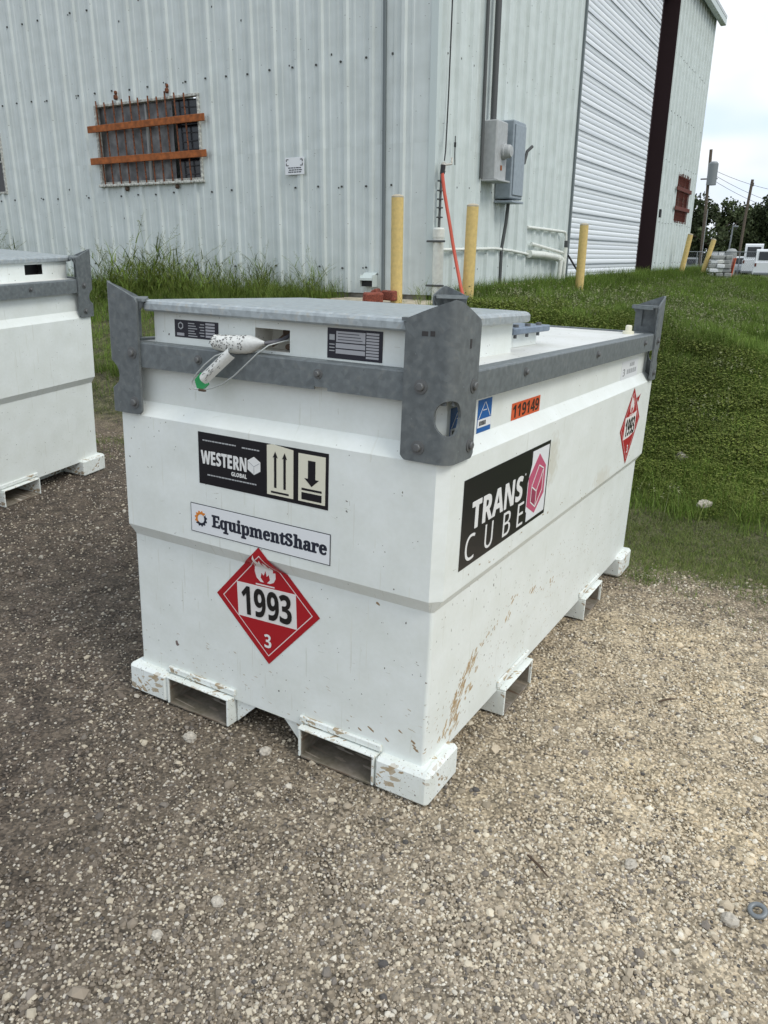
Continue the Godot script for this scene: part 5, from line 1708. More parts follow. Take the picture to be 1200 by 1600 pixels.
func yard() -> void:
	var xr := -3.049; var zf := -5.854
	bollard(Vector3(-3.06, 0.97, -5.17), 0.985, Vector2(0.0, 0.0), "yellow pipe bollard left of the building corner beside broken bricks")
	bollard(Vector3(-2.57, 0.93, -5.74), 0.965, Vector2(0.02, 0.0), "yellow pipe bollard crossed by the orange hose")
	bollard(Vector3(-2.53, 0.88, -9.30), 0.96, Vector2(0.0, 0.0), "yellow pipe bollard in front of the white roll-up door")
	bollard(Vector3(-3.05 + 0.30, 1.06, -17.6), 0.85, Vector2(0.10, -0.03), "leaning yellow bollard beneath the boarded rust-red window")
	bollard(Vector3(-2.62, 1.00, -19.6), 0.84, Vector2(0.16, -0.10), "yellow bollard leaning hardest, beside the white stack at the building's far corner")
	# wall sign
	var o := thing("wall_sign", "small white notice with black lettering on the corrugated wall", "sign", Transform3D(Basis(), Vector3(-4.722, 2.342, zf + 0.036)))
	var mb := MB.new()
	mb.box(Vector3.ZERO, Vector3(0.256, 0.172, 0.004), 0.001)
	obj("panel", mb, M.sticker_white, o)
	for k in 4:
		var sx := -1.0 if k % 2 == 0 else 1.0
		var sy := -1.0 if k < 2 else 1.0
		mb = MB.new()
		mb.box(Vector3(sx * 0.093, 0.036 + sy * 0.030, 0.0035), Vector3(0.030, 0.008, 0.002))
		mb.box(Vector3(sx * 0.108, 0.036 + sy * 0.018, 0.0035), Vector3(0.008, 0.022, 0.002))
		obj("border_corner", mb, M.black_ink, o)
	for k in 3:
		var r := RandomNumberGenerator.new(); r.seed = k + 2
		var x := -0.085 + 0.01 * (k % 2)
		while x < 0.085:
			var l := r.randf_range(0.018, 0.04)
			mb = MB.new()
			mb.box(Vector3(x + l / 2, -0.018 - k * 0.021, 0.003), Vector3(l, 0.010, 0.0015))
			obj("small_print", mb, M.ink_blue, o)
			x += l + 0.006
	# vent hood low on the wall
	o = thing("vent_hood", "small pale metal vent hood low on the wall left of the seam", "vent", Transform3D(Basis(), Vector3(-3.755, 1.17, zf)))
	mb = MB.new()
	mb.extrude(PackedVector2Array([Vector2(0, 0.085), Vector2(0.02, 0.085), Vector2(0.13, 0.030), Vector2(0.13, 0.005), Vector2(0.122, 0.005), Vector2(0.122, 0.022), Vector2(0.015, 0.075), Vector2(0, 0.075)]), 0.15, Transform3D(Basis(Vector3.BACK, Vector3.UP, Vector3.LEFT), Vector3(0.075, 0, 0)))
	mb.box(Vector3(0.078, 0.0, 0.06), Vector3(0.005, 0.12, 0.12))
	mb.box(Vector3(-0.078, 0.0, 0.06), Vector3(0.005, 0.12, 0.12))
	obj("hood", mb, M.trim, o)
	mb = MB.new()
	mb.box(Vector3(0, -0.010, 0.075), Vector3(0.148, 0.095, 0.02))
	obj("opening", mb, M.black, o)
	# concrete slab and bricks at the corner
	mb = MB.new()
	var hs := height(-3.4, -5.2)
	mb.extrude(PackedVector2Array([Vector2(-4.05, 5.25), Vector2(-3.75, 4.72), Vector2(-3.2, 4.80), Vector2(-2.7, 4.9), Vector2(-2.62, 5.3), Vector2(-2.7, 5.80), Vector2(-4.0, 5.80)]), 0.10, Transform3D(Basis(Vector3.RIGHT, Vector3.FORWARD, Vector3.UP), Vector3(0, 0.895, 0)))
	tag(obj("concrete_slab", mb, M.concrete), "broken pale concrete slab at the foot of the wall under the corner bollard", "slab")
	for s in [[-3.19, 1.05, -4.95, 0.9, 0.25, "red brick lying flat left of the corner bollard on the slab"], [-3.11, 1.065, -5.12, -0.4, 0.1, "red brick touching the corner bollard on the slab"], [-3.26, 1.075, -5.14, 1.9, -0.5, "red brick tilted behind the two others by the bollard"]]:
		mb = MB.new()
		mb.box(Vector3.ZERO, Vector3(0.195, 0.092, 0.06), 0.010)
		var bk := obj("brick", mb, M.brick)
		bk.transform = Transform3D(Basis(Vector3.UP, s[3]) * Basis(Vector3.RIGHT, s[4]), Vector3(s[0], s[1], s[2]))
		tag(bk, s[5], "brick", "broken bricks by the bollard")
	# standpipe, faucet, hose
	o = thing("standpipe", "thick white plastic pipe with rounded cap standing at the building corner", "pipe")
	pipe(o, "pipe", [Vector3(-2.965, 0.95, -5.85), Vector3(-2.965, 1.645, -5.85)], 0.056, M.pvc, 18)
	mb = MB.new()
	mb.lathe([Vector2(0.061, -0.03), Vector2(0.061, 0.05), Vector2(0.050, 0.064), Vector2(0.0001, 0.068)], Vector3(-2.965, 1.635, -5.85), Vector3.UP, 18)
	obj("cap", mb, M.pvc, o)
	for y in [1.57, 1.14]:
		mb = MB.new()
		mb.box(Vector3(-2.97, y, -5.80), Vector3(0.20, 0.020, 0.03), 0.003)
		obj("strap", mb, M.conduit, o)
	o = thing("faucet", "grey hose faucet with supply pipe on the building corner", "faucet")
	pipe(o, "supply_pipe", [Vector3(-2.99, 1.70, -5.90), Vector3(-2.985, 2.28, -5.92)], 0.013, M.conduit, 8)
	pipe(o, "spout", [Vector3(-2.98, 2.28, -5.92), Vector3(-2.93, 2.285, -5.85), Vector3(-2.905, 2.25, -5.80), Vector3(-2.90, 2.21, -5.785)], 0.022, M.brass, 10)
	pipe(o, "handle", [Vector3(-2.94, 2.28, -5.86), Vector3(-2.93, 2.30, -6.02), Vector3(-2.93, 2.36, -6.03)], 0.010, M.brass, 8)
	for y in [2.14, 2.05, 1.97, 1.89, 1.80]:
		mb = MB.new()
		mb.box(Vector3(-2.985, y, -5.90), Vector3(0.05, 0.014, 0.05), 0.003)
		obj("clip", mb, M.conduit, o)
	var path := []
	for s in [[-2.905, 2.24, -5.775], [-2.895, 2.16, -5.762], [-2.865, 2.02, -5.75], [-2.825, 1.87, -5.74], [-2.775, 1.70, -5.72], [-2.72, 1.52, -5.69], [-2.655, 1.34, -5.65], [-2.585, 1.16, -5.60], [-2.50, 1.00, -5.53], [-2.44, 0.905, -5.46], [-2.36, 0.86, -5.30], [-2.25, 0.80, -5.0]]: path.append(Vector3(s[0], s[1], s[2]))
	o = thing("garden_hose", "orange hose hanging from the faucet past the second bollard to the grass", "hose")
	pipe(o, "hose", path, 0.0165, M.hose, 12)
	pipe(o, "coupling", [Vector3(-2.902, 2.27, -5.782), Vector3(-2.905, 2.19, -5.772)], 0.024, M.black, 12)
	# electric boxes
	o = thing("electric_meter", "light grey electric meter box with round glass meter on the wall", "meter")
	mb = MB.new()
	mb.box(Vector3(xr + 0.10, 2.53, -7.13), Vector3(0.17, 0.60, 0.31), 0.012)
	obj("box", mb, M.meter_grey, o)
	mb = MB.new()
	mb.lathe([Vector2(0.082, 0), Vector2(0.082, 0.025), Vector2(0.070, 0.030), Vector2(0.068, 0.075), Vector2(0.055, 0.095), Vector2(0.0001, 0.099)], Vector3(xr + 0.186, 2.53, -7.18), Vector3.RIGHT, 24)
	obj("meter_glass", mb, M.meter_grey, o)
	mb = MB.new()
	mb.box(Vector3(xr + 0.188, 2.36, -7.13), Vector3(0.005, 0.05, 0.04))
	obj("warning_label", mb, M.rust_orange, o)
	mb = MB.new()
	mb.box(Vector3(xr + 0.12, 2.225, -7.13), Vector3(0.22, 0.02, 0.36), 0.004)
	obj("bottom_flange", mb, M.meter_grey, o)
	pipe(o, "service_mast", [Vector3(xr + 0.08, 2.82, -7.10), Vector3(xr + 0.08, 6.1, -7.10)], 0.034, M.conduit, 12)
	pipe(o, "side_conduit", [Vector3(xr + 0.05, 2.24, -6.90), Vector3(xr + 0.05, 6.0, -6.90)], 0.020, M.conduit, 8)
	o = thing("disconnect_switch", "blue-grey safety switch box with side lever beside the meter", "switch box")
	mb = MB.new()
	mb.box(Vector3(xr + 0.11, 2.47, -7.58), Vector3(0.20, 0.82, 0.36), 0.012)
	obj("box", mb, M.switch_grey, o)
	mb = MB.new()
	mb.box(Vector3(xr + 0.218, 2.47, -7.58), Vector3(0.014, 0.74, 0.31), 0.004)
	obj("cover", mb, M.switch_grey, o)
	pipe(o, "lever", [Vector3(xr + 0.16, 2.46, -7.76), Vector3(xr + 0.18, 2.47, -7.84), Vector3(xr + 0.20, 2.60, -7.86), Vector3(xr + 0.24, 2.66, -7.92)], 0.018, M.conduit, 8)
	pipe(o, "conduit", [Vector3(xr + 0.10, 2.07, -7.62), Vector3(xr + 0.08, 1.80, -7.62), Vector3(xr + 0.05, 1.52, -7.60), Vector3(xr + 0.05, 0.95, -7.60)], 0.020, M.conduit, 10)
	mb = MB.new()
	mb.box(Vector3(xr + 0.12, 2.03, -7.58), Vector3(0.22, 0.025, 0.36), 0.004)
	obj("bottom_flange", mb, M.switch_grey, o)
	# white water lines
	o = thing("water_line", "thin white plastic pipe running along the wall behind the bollards", "pipe")
	pipe(o, "pipe", [Vector3(xr + 0.05, 1.49, -5.95), Vector3(xr + 0.05, 1.50, -6.6), Vector3(xr + 0.05, 1.515, -7.4), Vector3(xr + 0.05, 1.495, -7.9), Vector3(xr + 0.05, 1.455, -8.5)], 0.018, M.pvc, 10)
	pipe(o, "insulated_run", [Vector3(xr + 0.07, 1.46, -8.48), Vector3(xr + 0.07, 1.45, -9.0), Vector3(xr + 0.09, 1.41, -9.62), Vector3(xr + 0.12, 1.36, -9.72)], 0.048, M.pvc, 14)
	o = thing("pipe_rack", "tall white plastic pipe bent at right angles beside the roll-up door", "pipe")
	pipe(o, "upper_run", [Vector3(xr + 0.04, 1.785, -8.44), Vector3(xr + 0.05, 1.775, -9.2), Vector3(xr + 0.06, 1.765, -9.80), Vector3(xr + 0.08, 1.755, -9.86), Vector3(xr + 0.09, 1.70, -9.88), Vector3(xr + 0.10, 0.85, -9.90)], 0.020, M.pvc, 10)
	pipe(o, "lower_run", [Vector3(xr + 0.05, 1.585, -8.60), Vector3(xr + 0.10, 1.50, -9.50), Vector3(xr + 0.12, 1.47, -9.80)], 0.022, M.pvc, 10)
	pipe(o, "riser", [Vector3(xr + 0.15, 1.55, -9.72), Vector3(xr + 0.14, 0.80, -9.70)], 0.030, M.pvc, 12)
	pipe(o, "riser", [Vector3(xr + 0.14, 1.38, -9.58), Vector3(xr + 0.14, 0.80, -9.50)], 0.032, M.pvc, 12)
	mb = MB.new()
	mb.box(Vector3(xr + 0.11, 1.60, -9.86), Vector3(0.05, 0.09, 0.06), 0.008)
	obj("valve", mb, M.conduit, o)
	o = thing("brace_rod", "thin dark rod leaning against the door jamb", "rod")
	pipe(o, "rod", [Vector3(xr + 0.06, 1.45, -10.13), Vector3(xr + 0.35, 0.98, -10.3)], 0.014, M.black, 8)
	o = thing("wall_cable", "black cable hanging down the wall above the faucet", "cable")
	pipe(o, "cable", [Vector3(-2.985, 6.0, -6.10), Vector3(-2.985, 4.2, -6.05), Vector3(-2.985, 3.0, -6.02), Vector3(-2.975, 2.60, -5.98), Vector3(-2.95, 2.42, -5.92), Vector3(-2.94, 2.32, -5.88)], 0.007, M.black, 7)
	o = thing("wall_cable", "short dark drop wire with weight right of the faucet", "cable")
	pipe(o, "cable", [Vector3(-2.985, 2.58, -6.20), Vector3(-2.985, 2.40, -6.20), Vector3(-2.975, 2.31, -6.19)], 0.005, M.black, 6)
	mb = MB.new()
	mb.box(Vector3(-2.985, 2.50, -6.20), Vector3(0.02, 0.05, 0.022), 0.006)
	obj("weight", mb, M.black, o)
	# white stack with an orange net by the far corner
	var sy := height(-2.25, -19.7)
	o = thing("pallet_stack", "stack of white wrapped sacks with an orange net side near the far corner", "pallet stack", Transform3D(Basis(Vector3.UP, 0.25), Vector3(-2.27, sy, -19.75)))
	var r := RandomNumberGenerator.new(); r.seed = 12
	for k in 6:
		for j in 3:
			mb = MB.new()
			mb.box(Vector3(-0.17 + j * 0.17 + r.randf_range(-0.03, 0.03), 0.06 + k * 0.102, r.randf_range(-0.03, 0.03)), Vector3(0.18 + r.randf_range(-0.03, 0.02), 0.10 + r.randf_range(-0.02, 0.004), 0.5), 0.016, Basis(Vector3.UP, r.randf_range(-0.12, 0.12)) * Basis(Vector3.BACK, r.randf_range(-0.06, 0.06)))
			obj("sack", mb, [M.sticker_white, M.pvc, M.mullion, M.paper][(k * 2 + j * 3 + k * j) % 4], o)
	mb = MB.new()
	mb.box(Vector3(0.30, 0.30, 0.0), Vector3(0.02, 0.52, 0.46), 0.006, Basis(Vector3.BACK, -0.12))
	obj("orange_net", mb, M.orange_mesh, o)
	# loose stones, a washer, twigs on the gravel
	for s in [[-0.534, 0.032, 0.030, "pale stone on the gravel between the two fork pockets"], [-0.256, 0.552, 0.026, "pale rounded stone in the left foreground gravel"], [0.770, -0.041, 0.034, "pale flat stone left of the steel ring"], [-0.303, 0.693, 0.022, "pale stone nearest the bottom left of the gravel"], [0.530, -0.097, 0.030, "buff stone half sunk in the gravel right of the near foot"], [-0.772, 0.105, 0.036, "flat tan stone in front of the left fork pocket"]]:
		rock("stone", Vector3(s[0], height(s[0], s[1]) + s[2] * 0.22, s[1]), Vector3(s[2] * 1.2, s[2] * 0.8, s[2]), int(s[2] * 1000) + int(s[0] * 10), M.stone, s[3], "larger loose stones")
	rock("stone", Vector3(-0.108, height(-0.108, -4.05) + 0.035, -4.05), Vector3(0.10, 0.08, 0.08), 5, M.stone, "grey stone lying in the grass, the higher of two", "larger loose stones")
	rock("stone", Vector3(0.175, height(0.175, -3.4) + 0.045, -3.40), Vector3(0.11, 0.05, 0.06), 8, M.stone, "long white stone lying in the grass, the lower of two", "larger loose stones")
	var torus := TorusMesh.new()
	torus.inner_radius = 0.0105; torus.outer_radius = 0.0225; torus.rings = 32; torus.ring_segments = 14
	var plain_ring := ArrayMesh.new()
	plain_ring.add_surface_from_arrays(Mesh.PRIMITIVE_TRIANGLES, torus.get_mesh_arrays())
	o = obj("steel_ring", plain_ring, M.steel_grey)
	o.position = Vector3(0.822, height(0.822, -0.103) + 0.012, -0.103)
	o.rotation = Vector3(0.25, 0, 0.15)
	tag(o, "small grey steel ring lying on the gravel at the right edge", "ring")
	for s in [[0.30, 0.02, 0.6, 0.085, "short dark twig in front of the near foot"], [0.42, -0.95, -0.7, 0.07, "dark twig on the gravel right of the tank's side"]]:
		var y := height(s[0], s[1]) + 0.012
		mb = MB.new()
		var d := Vector3(cos(s[2]), 0.05, sin(s[2])) * float(s[3])
		mb.tube([Vector3(s[0], y, s[1]), Vector3(s[0], y + 0.004, s[1]) + d * 0.5, Vector3(s[0], y, s[1]) + d], [0.003, 0.0035, 0.002], 6)
		tag(obj("twig", mb, M.rust_dark), s[4], "twig", "twigs on the gravel")

func far_tree(at: Vector3, h: float, w: float, seed_: int, label: String) -> void:
	var r := RandomNumberGenerator.new(); r.seed = seed_
	var o := thing("oak_tree", label, "tree", Transform3D(Basis(), at), "dark trees beyond the lot")
	var mb := MB.new()
	mb.tube([Vector3(0, -0.3, 0), Vector3(0.1, h * 0.2, 0), Vector3(0.0, h * 0.45, 0.1)], [0.38, 0.30, 0.16], 9)
	var tips := []
	for k in 7:
		var a := TAU * k / 7.0 + r.randf()
		var s := Vector3(0.05, h * r.randf_range(0.2, 0.4), 0)
		var e := Vector3(cos(a) * w * 0.33, h * r.randf_range(0.5, 0.8), sin(a) * w * 0.33)
		mb.tube([s, s.lerp(e, 0.5) + Vector3(0, 0.3, 0), e], [0.16, 0.10, 0.04], 6)
		tips.append(e)
	obj("trunk", mb, M.bark, o)
	mb = MB.new(); mb.colored = true
	var cl := []
	for k in 60:
		var a := r.randf() * TAU
		var q := sqrt(r.randf())
		var yy := r.randf()
		var wide := sqrt(maxf(0.05, 1.0 - pow(absf(yy - 0.42) / 0.62, 2.0)))
		cl.append([Vector3(cos(a) * q * w * 0.46 * wide, h * (0.20 + 0.74 * yy), sin(a) * q * w * 0.46 * wide), r.randf_range(0.5, 1.15)])
	for c in cl:
		var g := r.randf_range(0.7, 1.3)
		for k in 120:
			var d := Vector3(r.randfn(), r.randfn() * 0.7, r.randfn()).normalized() * float(c[1]) * sqrt(r.randf())
			var p: Vector3 = c[0] + d
			var u := Vector3(r.randf_range(-1, 1), r.randf_range(-1, 1), r.randf_range(-1, 1)).normalized() * r.randf_range(0.22, 0.45)
			var v := u.cross(Vector3(r.randf_range(-1, 1), r.randf_range(-1, 1), r.randf_range(-1, 1))).normalized() * r.randf_range(0.16, 0.32)
			mb.tint = Color(0.052, 0.068, 0.028) * g * r.randf_range(0.75, 1.3)
			mb.quad(p - u * 0.5 - v * 0.2, p + v * 0.5, p + u * 0.5 + v * 0.1, p - v * 0.5)
	obj("crown", mb, M.leaf_mat, o)

func far_lot() -> void:
	var fy := -0.14
	# dark trees
	far_tree(Vector3(-12.3, fy, -82), 7.0, 9.0, 1, "dark oak tree nearest the building's far corner")
	far_tree(Vector3(-9.6, fy, -86), 6.4, 8.0, 2, "dark oak tree behind the second utility pole")
	far_tree(Vector3(-5.8, fy, -84), 7.6, 6.5, 3, "dark oak tree at the right edge with gaps of sky")
	far_tree(Vector3(-17.0, fy, -85), 7.6, 9.0, 4, "dark oak tree mostly hidden behind the building")
	far_tree(Vector3(-1.0, fy, -86), 7.5, 8.0, 5, "dark oak tree beyond the white truck, out to the right")
	# utility poles and lines
	var o := thing("utility_pole", "wooden utility pole with a transformer can and crossarm", "utility pole", Transform3D(Basis(), Vector3(-11.1, fy, -71.0)), "utility poles")
	pipe(o, "pole", [Vector3(0, -0.5, 0), Vector3(-0.15, 5.2, 0), Vector3(-0.33, 9.8, 0)], 0.12, M.wood, 10)
	var mb := MB.new()
	mb.lathe([Vector2(0.0001, 0), Vector2(0.38, 0.0), Vector2(0.38, 1.6), Vector2(0.26, 1.75), Vector2(0.0001, 1.78)], Vector3(0.05, 7.1, 0.25), Vector3.UP, 14)
	obj("transformer", mb, M.steel_grey, o)
	mb = MB.new()
	mb.box(Vector3(-0.2, 7.6, 0), Vector3(1.3, 0.10, 0.10), 0.01)
	obj("crossarm", mb, M.wood, o)
	mb = MB.new()
	mb.box(Vector3(0.05, 3.0, 0.16), Vector3(0.05, 4.6, 0.03))
	obj("ground_moulding", mb, M.mullion, o)
	o = thing("utility_pole", "bare wooden utility pole rising behind the trees at right", "utility pole", Transform3D(Basis(), Vector3(-9.1, fy, -78.0)), "utility poles")
	pipe(o, "pole", [Vector3(0, -0.5, 0), Vector3(0.1, 5.2, 0), Vector3(0.25, 8.0, 0)], 0.12, M.wood, 10)
	mb = MB.new()
	mb.box(Vector3(0.35, 7.6, 0), Vector3(0.12, 0.3, 0.12), 0.02)
	obj("insulator", mb, M.wood, o)
	for k in 3:
		var a := Vector3(-11.2, [8.2, 7.9, 7.5][k], -71.0); var e := Vector3(-3.5, [6.6, 5.2, 4.6][k], -80.0)
		var path := []
		for j in 13:
			var t := j / 12.0
			path.append(a.lerp(e, t) + Vector3(0, -0.5 * (1 - pow(2 * t - 1, 2)), 0))
		mb = MB.new()
		mb.tube(path, 0.016, 5)
		tag(obj("power_line", mb, M.black), ["uppermost power line running right from the transformer", "middle power line running right from the transformer", "lowest power line running right from the transformer"][k], "power line", "power lines")
	# chain link fence: posts, rail, woven wires
	o = thing("chain_link_fence", "grey chain link fence with top rail in front of the vehicles", "fence", Transform3D(Basis(Vector3.UP, -0.05), Vector3(-9.0, fy, -63.5)))
	for k in 7:
		pipe(o, "post", [Vector3(-4.2 + k * 1.5, -0.2, 0), Vector3(-4.2 + k * 1.5, 1.95, 0)], 0.035, M.steel_grey, 8)
	pipe(o, "top_rail", [Vector3(-4.2, 1.92, 0), Vector3(4.8, 1.92, 0)], 0.03, M.steel_grey, 8)
	mb = MB.new()
	for k in 64:
		var x := -4.2 + k * 0.14
		mb.tube([Vector3(x, 0.02, 0.01), Vector3(x + 1.2 if x + 1.2 < 4.8 else 4.8, minf(1.9, (4.8 - x) / 1.2 * 1.9), 0.01)], 0.004, 4, false)
		mb.tube([Vector3(x, 1.9, -0.01), Vector3(x + 1.2 if x + 1.2 < 4.8 else 4.8, maxf(0.02, 1.9 - (4.8 - x) / 1.2 * 1.9), -0.01)], 0.004, 4, false)
	tag(obj("mesh_wire", mb, M.steel_grey, o), "", "", "", "stuff")
	# little lamp post and clutter seen through the fence
	o = thing("lamp_post", "slim grey lamp post between the trees and the vehicles", "lamp post", Transform3D(Basis(), Vector3(-8.95, fy, -70.0)))
	pipe(o, "post", [Vector3(0, 0, 0), Vector3(0.12, 3.85, 0)], 0.06, M.steel_grey, 8)
	mb = MB.new()
	mb.box(Vector3(0.30, 3.9, 0), Vector3(0.45, 0.12, 0.2), 0.03)
	obj("lamp_head", mb, M.steel_grey, o)
	# vehicles
	o = thing("parked_pickup", "white pickup seen from behind, parked past the fence", "pickup", Transform3D(Basis(Vector3.UP, 0.10), Vector3(-8.05, fy, -69.5)))
	vehicle_rear(o, 1.72, 1.62, 4.6, 0.88)
	o = thing("box_truck", "tall white service truck with dark rear window at the right edge", "truck", Transform3D(Basis(Vector3.UP, 0.12), Vector3(-6.70, fy, -67.2)))
	vehicle_rear(o, 1.45, 2.55, 4.8, 1.35)
	o = thing("parked_van", "white van cut off by the right edge, nearest of the vehicles", "van", Transform3D(Basis(Vector3.UP, 0.12), Vector3(-4.9, fy, -60.5)))
	vehicle_rear(o, 1.9, 2.1, 4.8, 1.2)
	o = thing("parked_car", "grey car half hidden between the building corner and the fence", "car", Transform3D(Basis(Vector3.UP, 0.3), Vector3(-11.2, fy, -66.5)))
	vehicle_rear(o, 1.7, 1.5, 4.3, 0.82, M.steel_grey)
	o = thing("storage_tank", "pale upright storage drums standing behind the fence", "tank", Transform3D(Basis(), Vector3(-9.2, fy, -67.0)))
	mb = MB.new()
	mb.lathe([Vector2(0.62, 0), Vector2(0.62, 1.7), Vector2(0.45, 1.9), Vector2(0.0001, 1.95)], Vector3.ZERO, Vector3.UP, 20)
	obj("drum", mb, M.meter_grey, o)
	mb = MB.new()
	mb.lathe([Vector2(0.40, 0), Vector2(0.40, 2.0), Vector2(0.25, 2.15), Vector2(0.0001, 2.2)], Vector3(0.95, 0, 0.1), Vector3.UP, 20)
	obj("drum", mb, M.mullion, o)

func vehicle_rear(o: Node3D, w: float, h: float, l: float, waist: float, paint: Material = null) -> void:
	# tail towards +z
	var body: Material = paint if paint else M.car_white
	var mb := MB.new()
	var zr := 0.0
	mb.extrude(PackedVector2Array([Vector2(zr, 0.42), Vector2(zr + 0.05, waist), Vector2(zr - 1.2, waist), Vector2(-l + 1.0, waist), Vector2(-l + 0.1, waist - 0.08), Vector2(-l, 0.45)]), w, Transform3D(Basis(Vector3.BACK, Vector3.UP, Vector3.LEFT), Vector3(w / 2, 0, 0)))
	obj("body", mb, body, o)
	mb = MB.new()
	var z0 := -0.04 if h > 1.9 else -1.1
	mb.extrude(PackedVector2Array([Vector2(z0, waist + 0.004), Vector2(z0 - 0.10, h - 0.1), Vector2(z0 - 0.2, h), Vector2(-l + 1.9, h), Vector2(-l + 1.7, h - 0.06), Vector2(-l + 1.0, waist + 0.004)]), w - 0.16, Transform3D(Basis(Vector3.BACK, Vector3.UP, Vector3.LEFT), Vector3(w / 2 - 0.08, 0, 0)))
	obj("cab", mb, body, o)
	mb = MB.new()
	var wy := waist + (h - waist) * 0.5
	mb.box(Vector3(0, wy, z0 - 0.03), Vector3(w - 0.5, (h - waist) * 0.62, 0.06), 0.02, Basis(Vector3.RIGHT, -0.12))
	obj("rear_window", mb, M.car_glass, o)
	for s in [-1, 1]:
		mb = MB.new()
		mb.box(Vector3(s * (w / 2 - 0.075), wy, -l * 0.45), Vector3(0.02, (h - waist) * 0.6, l * 0.3), 0.005)
		obj("side_window", mb, M.car_glass, o)
		mb = MB.new()
		mb.box(Vector3(s * (w / 2 - 0.10), waist - 0.14, 0.05), Vector3(0.12, 0.22, 0.04), 0.01)
		obj("tail_light", mb, M.rust_red, o)
		for z in [-0.95, -l + 0.85]:
			mb = MB.new()
			mb.lathe([Vector2(0.0001, -0.11), Vector2(0.33, -0.11), Vector2(0.36, -0.07), Vector2(0.36, 0.07), Vector2(0.33, 0.11), Vector2(0.0001, 0.11)], Vector3(s * (w / 2 - 0.13), 0.36, z), Vector3.RIGHT, 18)
			obj("wheel", mb, M.tyre, o)
	mb = MB.new()
	mb.box(Vector3(0, 0.48, 0.06), Vector3(w - 0.1, 0.16, 0.12), 0.03)
	obj("bumper", mb, M.steel_grey, o)

func gravel() -> void:
	# crushed stone round the camera's view, smaller and denser close by
	var r := RandomNumberGenerator.new(); r.seed = 101
	var kinds := [[], [], [], []]
	var cx := 0.78; var cz := 1.58
	var total := 340000
	for i in total:
		# most of them close by
		var t := r.randf()
		var d := 0.75 + 5.6 * pow(t, 1.55)
		var az := r.randf_range(-0.86, 0.95) + 0.53
		var x := cx - sin(az) * d
		var z := cz - cos(az) * d
		if z < -3.0: continue
		if x > -1.0 and x < -0.15 and z < -0.15 and z > -2.1: continue
		var g := grassy(x, z)
		if r.randf() < g * 1.3: continue
		var s := sstep(-1.5, 1.25, x - 0.30 * z)
		if r.randf() > 0.62 + 0.38 * s: continue
		var bare := gf.get_noise_2d(x * 30.0 + 200.0, z * 30.0)
		if bare > 0.2 and r.randf() < 0.4: continue
		var size := 0.0018 + 0.0026 * absf(r.randfn(0.0, 0.75)) + d * 0.00030
		if r.randf() < 0.018: size *= 2.1
		if r.randf() < 0.0008: size *= 2.6
		var y := height(x, z) + size * r.randf_range(-0.05, 0.35)
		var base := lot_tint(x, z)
		var k := r.randf()
		var c: Color
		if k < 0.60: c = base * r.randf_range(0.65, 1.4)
		elif k < 0.78: c = Color(0.66, 0.585, 0.45) * r.randf_range(0.8, 1.2)
		elif k < 0.88: c = Color(0.74, 0.69, 0.59) * r.randf_range(0.8, 1.1)
		elif k < 0.985: c = Color(0.19, 0.165, 0.14) * r.randf_range(0.6, 1.5)
		else: c = Color(0.085, 0.078, 0.072)
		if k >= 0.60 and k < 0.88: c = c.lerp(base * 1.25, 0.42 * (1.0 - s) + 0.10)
		kinds[i % 4].append([Vector3(x, y, z), r.randf() * TAU, size * 1.0, c, r.randfn(), r.randfn(), r.randf_range(-0.5, 0.5)])
	for k in 4:
		scatter("gravel", pebble_mesh(300 + k, 0.34), M.pebble_mat, kinds[k], "loose crushed limestone covering the yard", "gravel")

